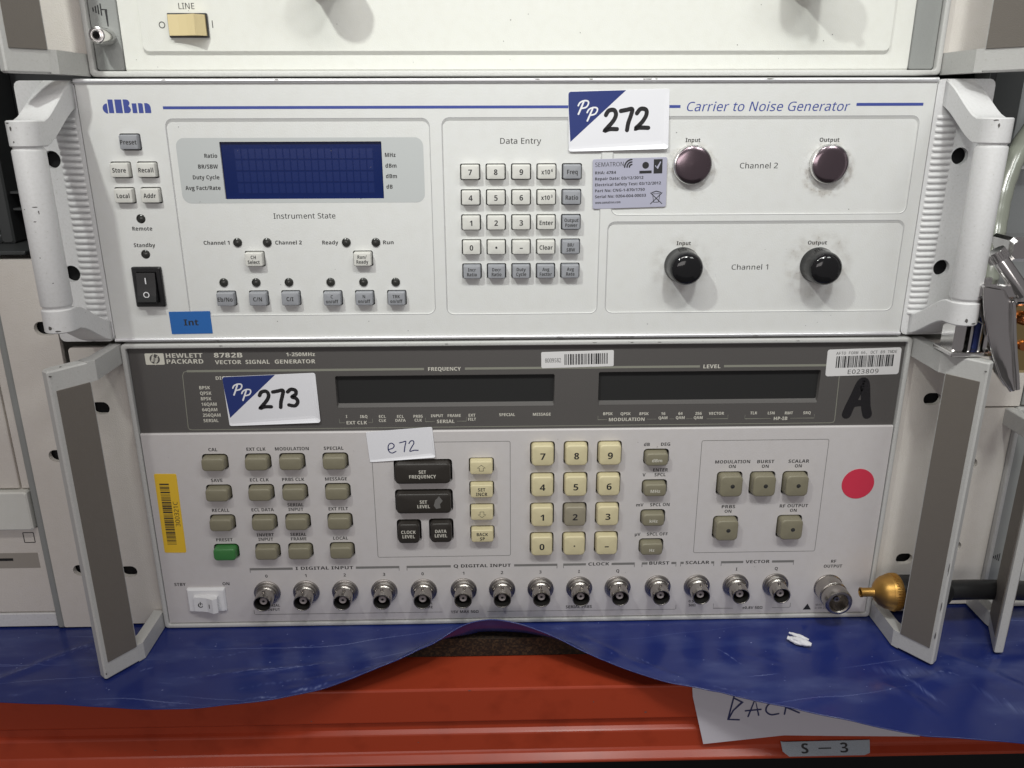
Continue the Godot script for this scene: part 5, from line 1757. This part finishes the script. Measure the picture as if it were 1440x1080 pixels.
func shelf():
	var t := thing("shelf_board", "brown particle board shelf showing under the lifted blue sheet", "shelf board", Vector3(0, -14, -120))
	var mb := MB.new()
	mb.box(-440, 440, -13.6, -1.2, -320, 14.5, 0.3)
	part(mb, "board", M.particle_board, t)
	var b := thing("shelf_beam", "orange steel shelf beam running below the blue sheet", "shelf beam", Vector3(0, -62, 20))
	mb = MB.new()
	mb.place(Transform3D(Basis(Vector3(0, 0, 1), Vector3(0, 1, 0), Vector3(1, 0, 0)), Vector3.ZERO))
	mb.prism(pts([-20, -62.6, 47.4, -62.6, 47.9, -62.3, 48.1, -61.8, 48.1, -61.0, 47.7, -60.4, 44.6, -57.8, 43.9, -57.0, 43.4, -56.0, 42.9, -45.6, 42.6, -44.8, 41.9, -44.2, 40.4, -43.2, 40.2, -39.0, 42.4, -36.6, 43, -35.6, 43, -15.2, 42.7, -14.4, 42.0, -14, -20, -14]), -450, 450)
	part(mb, "profile", M.orange_paint, b)
	for k in [[-262.0, -13.9, 40.0, 1], [-120.0, -34.0, 43.1, 0], [40.0, -24.0, 43.05, 0], [70.0, -32.0, 43.05, 0], [64.0, -14.0, 36.0, 1], [-60.0, -50.0, 43.2, 0], [-210.0, -52.0, 43.3, 0], [-30.0, -15.0, 43.05, 0], [10.0, -61.6, 48.15, 0], [-150.0, -61.6, 48.15, 0]]:
		chip(b, Vector3(k[0], k[1], k[2]), Vector3.UP if k[3] == 1 else Vector3.BACK, 1.0 + fmod(absf(k[0]), 4.0) * 0.6, 0.8 + fmod(absf(k[0]), 3.0) * 0.3, int(k[0]) + 1000)
	var s := MB.new()
	var lean := Transform3D(Basis(Vector3(1, 0, 0), Vector3(0, 1, -0.60), Vector3(0, 0, 1)), Vector3(0, 0, 11.75))
	s.place(lean)
	var o := PackedVector2Array([Vector2(149.6, -53.6), Vector2(151.2, -54.0), Vector2(201.8, -53.8), Vector2(201.2, -59.8), Vector2(198.0, -60.8), Vector2(154.0, -60.8), Vector2(150.4, -58.4)])
	o.reverse()
	s.prism(o, -0.1, 0.1)
	var lab := part(s, "shelf_label", M.tape_label, b)
	lab.set_meta("label", "grey tape label reading S - 3")
	s = MB.new()
	s.place(lean)
	stroke(s, pts([171.6, -57.2, 178.6, -57.2]), 0.6, 0.16, false)
	for k in [["S", 163.4], ["3", 186.4]]:
		text(s, k[0], k[1], -57.1, 0.16, 4.6, {"sx": 1.5, "bold": true})
	part(s, "lettering", M.ink_black, lab)
	# the blue plastic sheet
	var p := thing("plastic_sheet", "blue plastic sheet spread over the shelf, buckled up in the middle", "plastic sheet", Vector3(0, 0, 20))
	var st := SurfaceTool.new()
	st.begin(Mesh.PRIMITIVE_TRIANGLES)
	st.set_smooth_group(1)
	var nx := 430
	var nz := 60
	var creases := [[-310.0, 62.0, -238.0, 4.0, 1.0, 2.6], [-196.0, 46.0, -96.0, 35.0, 0.75, 1.7], [-146.0, 62.0, -58.0, 41.0, 0.6, 2.2], [-172.0, 22.0, -118.0, 13.0, 0.4, 1.6], [202.0, 66.0, 238.0, 50.0, 1.7, 5.0], [196.0, 58.0, 214.0, 84.0, 1.1, 3.0], [118.0, 30.0, 152.0, 44.0, 0.5, 2.0], [56.0, 36.0, 92.0, 56.0, 0.6, 2.0], [238.0, 34.0, 284.0, 80.0, 0.7, 3.0], [-66.0, 40.0, -30.0, 8.0, 2.4, 2.4], [-50.0, 30.0, -22.0, 6.0, -1.6, 2.6], [30.0, 12.0, 62.0, 40.0, 0.5, 2.4], [90.0, 66.0, 128.0, 60.0, 0.5, 1.8], [-250.0, 36.0, -214.0, 30.0, 0.35, 1.6], [-120.0, 52.0, -104.0, 46.0, 0.8, 2.0], [140.0, 74.0, 176.0, 64.0, 0.6, 2.6]]
	var f := FastNoiseLite.new()
	f.seed = 14
	f.frequency = 0.012
	f.fractal_octaves = 2
	var grid := []
	for i in nx + 1:
		var x := -430.0 + 860.0 * i / nx
		var e := edge_at(x)
		var col := []
		for j in nz + 1:
			var v := pow(float(j) / nz, 0.75)
			var z := -60.0 + (e.y + 60.0) * v
			var k := clampf(z / maxf(e.y, 1.0), 0.0, 1.0)
			var lift := e.x * (lerpf(smoothstep(0.0, 1.0, k), pow(k, 3.4), clampf(e.x / 8.0, 0.0, 1.0)) if e.x > 0 else k * k)
			var wob := f.get_noise_2d(x, z * 1.6) * 1.1 * smoothstep(4.0, 40.0, z) + sin(x * 0.21 + z * 0.13) * 0.1 * k
			if e.x > 3.0:
				wob *= 0.5
			for c in creases:
				var q := Vector2(x, z)
				var near := Geometry2D.get_closest_point_to_segment(q, Vector2(c[0], c[1]), Vector2(c[2], c[3]))
				var along: float = near.distance_to(Vector2(c[0], c[1])) / Vector2(c[0] - c[2], c[1] - c[3]).length()
				var off: float = q.distance_to(near) / c[5]
				if off < 3.0 and z > 0.5:
					lift += c[4] * exp(-off * off) * sin(PI * clampf(along, 0.03, 0.97))
			var under := 1.0 - smoothstep(10.0, 30.0, z)
			col.append(Vector3(x, -0.45 + lift + minf(wob, 0.05 + 2.0 * (1.0 - under)) * (1.0 if z > 0.0 else 0.0), z))
		grid.append(col)
	for i in nx:
		for j in nz:
			for q in [[0, 0], [1, 1], [0, 1], [0, 0], [1, 0], [1, 1]]:
				var a: Vector3 = grid[i + q[0]][j + q[1]]
				st.set_uv(Vector2((a.x + 430.0) / 860.0, (a.z + 60.0) / 175.0))
				st.add_vertex(a * MM)
	st.generate_normals()
	var m := mat("blue_plastic", Color.WHITE, 0.2)
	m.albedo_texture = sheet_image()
	m.backlight_enabled = true
	m.backlight = Color(0.06, 0.22, 0.26)
	put(st.commit(), "sheet", m, p)
	var bead := MB.new()
	var path := []
	for i in range(0, nx + 1):
		path.append(grid[i][nz] + Vector3(0, -0.15, 0))
	bead.tube(path, 0.4, 8)
	part(bead, "sheet_edge", m, p)
	# paper note taped on the beam behind the sheet's edge
	var n := thing("paper_note", "torn white paper with handwritten capitals, hanging on the orange beam", "paper", Vector3(165, -30, 44))
	mb = MB.new()
	var lo := [Vector2(96.0, -20.6), Vector2(103.8, -52.2), Vector2(150.2, -47.4), Vector2(178, -48.4), Vector2(229.6, -50.0), Vector2(228.0, -39.0), Vector2(224.0, -12.0), Vector2(94.6, -7.0)]
	var zz := func(q: Vector2) -> float: return 43.4 - q.y * 0.06
	var poly := PackedVector2Array()
	for i in lo.size():
		var q0: Vector2 = lo[i]
		var q1: Vector2 = lo[(i + 1) % lo.size()]
		for k in 6:
			poly.append(q0.lerp(q1, k / 6.0))
	var ix := Geometry2D.triangulate_polygon(poly)
	for i in range(0, ix.size(), 3):
		var v := []
		for k in 3:
			var q := poly[ix[i + k]]
			v.append(Vector3(q.x, q.y, zz.call(q)))
		if (poly[ix[i + 1]] - poly[ix[i]]).cross(poly[ix[i + 2]] - poly[ix[i]]) > 0:
			mb.tri(v[0], v[1], v[2])
		else:
			mb.tri(v[0], v[2], v[1])
	part(mb, "sheet_of_paper", M.paper, n)
	mb = MB.new()
	mb.place(Transform3D(Basis(Vector3(1, 0, 0), Vector3(0, 1, -0.06), Vector3(0, 0, 1)), Vector3(0, 0, 43.5)))
	var hz := 0.05
	var drop := func(a: Array) -> PackedVector2Array:
		var q := pts(a)
		for i in q.size():
			q[i].y = q[i].y * 0.95 - 7.6
		return q
	stroke(mb, drop.call([119.4, -14.0, 117.0, -29.6]), 0.95, hz, false)
	stroke(mb, drop.call([119.4, -15.0, 124.4, -18.0, 119.6, -23.6, 117.2, -29.8, 123.4, -30.2]), 0.95, hz + 0.02, false)
	stroke(mb, drop.call([128.4, -28.0, 131.6, -16.0, 134.4, -27.2]), 0.95, hz + 0.04, false)
	stroke(mb, drop.call([126.6, -24.0, 135.4, -23.2]), 0.95, hz + 0.06, false)
	stroke(mb, drop.call([143.8, -18.0, 139.4, -20.0, 138.4, -24.2, 141.4, -27.0, 145.8, -26.4]), 0.95, hz + 0.08)
	stroke(mb, drop.call([150.2, -16.0, 149.2, -26.8]), 0.95, hz + 0.1, false)
	stroke(mb, drop.call([156.2, -16.0, 149.8, -22.0, 157.6, -26.0]), 0.95, hz + 0.12, false)
	part(mb, "lettering", M.ink_pen, n)
	# crumpled scrap on the sheet
	var c := thing("paper_scrap", "crumpled scrap of white paper lying on the blue sheet", "paper scrap", Vector3(161, 0, 25))
	var g := FastNoiseLite.new()
	g.seed = 3
	g.frequency = 0.35
	for k in 2:
		mb = MB.new()
		var loops := []
		var len_ := 13.5 if k == 0 else 11.5
		for i in 13:
			var s2 := i / 12.0
			var l := PackedVector3Array()
			var rad := (2.3 if k == 0 else 1.1) * pow(sin(PI * clampf(s2, 0.06, 0.94)), 0.45)
			for jj in 14:
				var a := TAU * jj / 14
				var rr2 := rad * (1.0 + 0.42 * g.get_noise_3d(i * 1.3, jj * 2.1, k * 9.0))
				l.append(Vector3(cos(a) * rr2 * 1.15, sin(a) * rr2 * 0.8, -len_ / 2 + len_ * s2))
			loops.append(l)
		var yaw := Basis(Vector3.UP, deg_to_rad(58.0 if k == 0 else 52.0))
		mb.place(Transform3D(yaw, Vector3(161.0 if k == 0 else 162.0, 1.6 if k == 0 else 2.3, 26.0 if k == 0 else 22.2)))
		mb.loft(loops, true, true, false)
		part(mb, "crumple", M.scrap_paper, c)

func _ready():
	# camera
	var cam := Camera3D.new()
	cam.name = "camera"
	cam.fov = 50.306
	cam.near = 0.01
	cam.far = 20.0
	add_child(cam)
	cam.position = Vector3(-0.01462, 0.29441, 0.42420)
	cam.basis = Basis(Vector3(0.999708, -0.002449, 0.024043), Vector3(0.009971, 0.948020, -0.318054), Vector3(-0.022015, 0.318201, 0.947768))
	cam.current = true
	# surroundings and exposure
	var env := Environment.new()
	env.background_mode = Environment.BG_COLOR
	env.background_color = lin(0.160, 0.150, 0.152)
	env.tonemap_mode = Environment.TONE_MAPPER_LINEAR
	env.tonemap_exposure = 1.0
	env.sdfgi_enabled = true
	env.ssao_enabled = true
	env.ssil_enabled = true
	var we := WorldEnvironment.new()
	we.name = "environment"
	we.environment = env
	add_child(we)
	# the hall's lamps over the aisle, and an added low fill from the front
	var sp := SpotLight3D.new()
	sp.name = "hall_spot"
	sp.light_energy = 0.345
	sp.spot_angle = 26.0
	sp.spot_angle_attenuation = 1.0
	sp.spot_range = 6.0
	sp.spot_attenuation = 2.0
	sp.light_size = 0.016
	sp.light_color = Color(0.985, 1.0, 0.975)
	sp.shadow_enabled = true
	add_child(sp)
	sp.look_at_from_position(Vector3(-0.34, 0.80, 0.46), Vector3(-0.09, 0.43, 0.0), Vector3.UP)
	var sp2 := SpotLight3D.new()
	sp2.name = "hall_spot_right"
	sp2.light_energy = 0.155
	sp2.spot_angle = 29.0
	sp2.spot_angle_attenuation = 1.0
	sp2.spot_range = 6.0
	sp2.spot_attenuation = 2.0
	sp2.light_size = 0.03
	sp2.light_color = Color(0.985, 1.0, 0.985)
	sp2.shadow_enabled = true
	add_child(sp2)
	sp2.look_at_from_position(Vector3(0.12, 0.76, 0.46), Vector3(0.13, 0.27, 0.0), Vector3.UP)
	for l in [["hall_lamp_middle", Vector3(0.0, 0.92, 0.50), Vector3(0.0, 0.12, 0.0), 0.225, Vector2(0.5, 0.06), Color(1.0, 0.985, 0.97)], ["front_fill", Vector3(-0.35, 0.55, 1.9), Vector3(-0.05, 0.1, 0.0), 0.56, Vector2(1.2, 0.5), Color(1.0, 0.975, 0.965)], ["hall_lamp_right", Vector3(0.44, 0.74, 0.50), Vector3(0.13, 0.20, 0.0), 0.10, Vector2(0.20, 0.14), Color(0.985, 1.0, 0.985)]]:  # the wide far one is a fill added to brighten the shelf front
		var a := AreaLight3D.new()
		a.name = l[0]
		a.area_size = l[4]
		a.area_normalize_energy = true
		a.light_energy = l[3]
		a.light_color = l[5]
		a.area_range = 6.0
		a.shadow_enabled = true
		add_child(a)
		a.look_at_from_position(l[1], l[2], Vector3.UP)
	font_plain = SystemFont.new()
	font_plain.font_names = PackedStringArray(["Droid Sans"])
	font_bold = SystemFont.new()
	font_bold.font_names = PackedStringArray(["Droid Sans"])
	font_bold.font_weight = 700
	font_mono = SystemFont.new()
	font_mono.font_names = PackedStringArray(["Droid Sans Mono"])
	font_serif = SystemFont.new()
	font_serif.font_names = PackedStringArray(["Droid Serif"])
	make_materials()
	# setting
	var wall := MB.new()
	wall.box(-1500, 1500, -1200, 2000, -420, -400)
	var wo := part(wall, "back_wall", M.void_black, self)  # its black stands in for shade in the gaps
	wo.set_meta("kind", "structure")
	tag(wo, "black wall put in for the unlit depth behind the racking", "wall")
	var floor_ := MB.new()
	floor_.box(-1500, 1500, -1220, -1200, -420, 2500)
	var fo := part(floor_, "floor", mat("floor_grey", lin(0.2, 0.2, 0.2), 0.7), self)
	fo.set_meta("kind", "structure")
	tag(fo, "grey floor below the shelf", "floor")
	shelf()
	signal_generator()
	noise_generator()
	upper_instrument()
	left_neighbours()
	right_neighbours()
	dust_caps()
	hose_and_connector()
	probe()
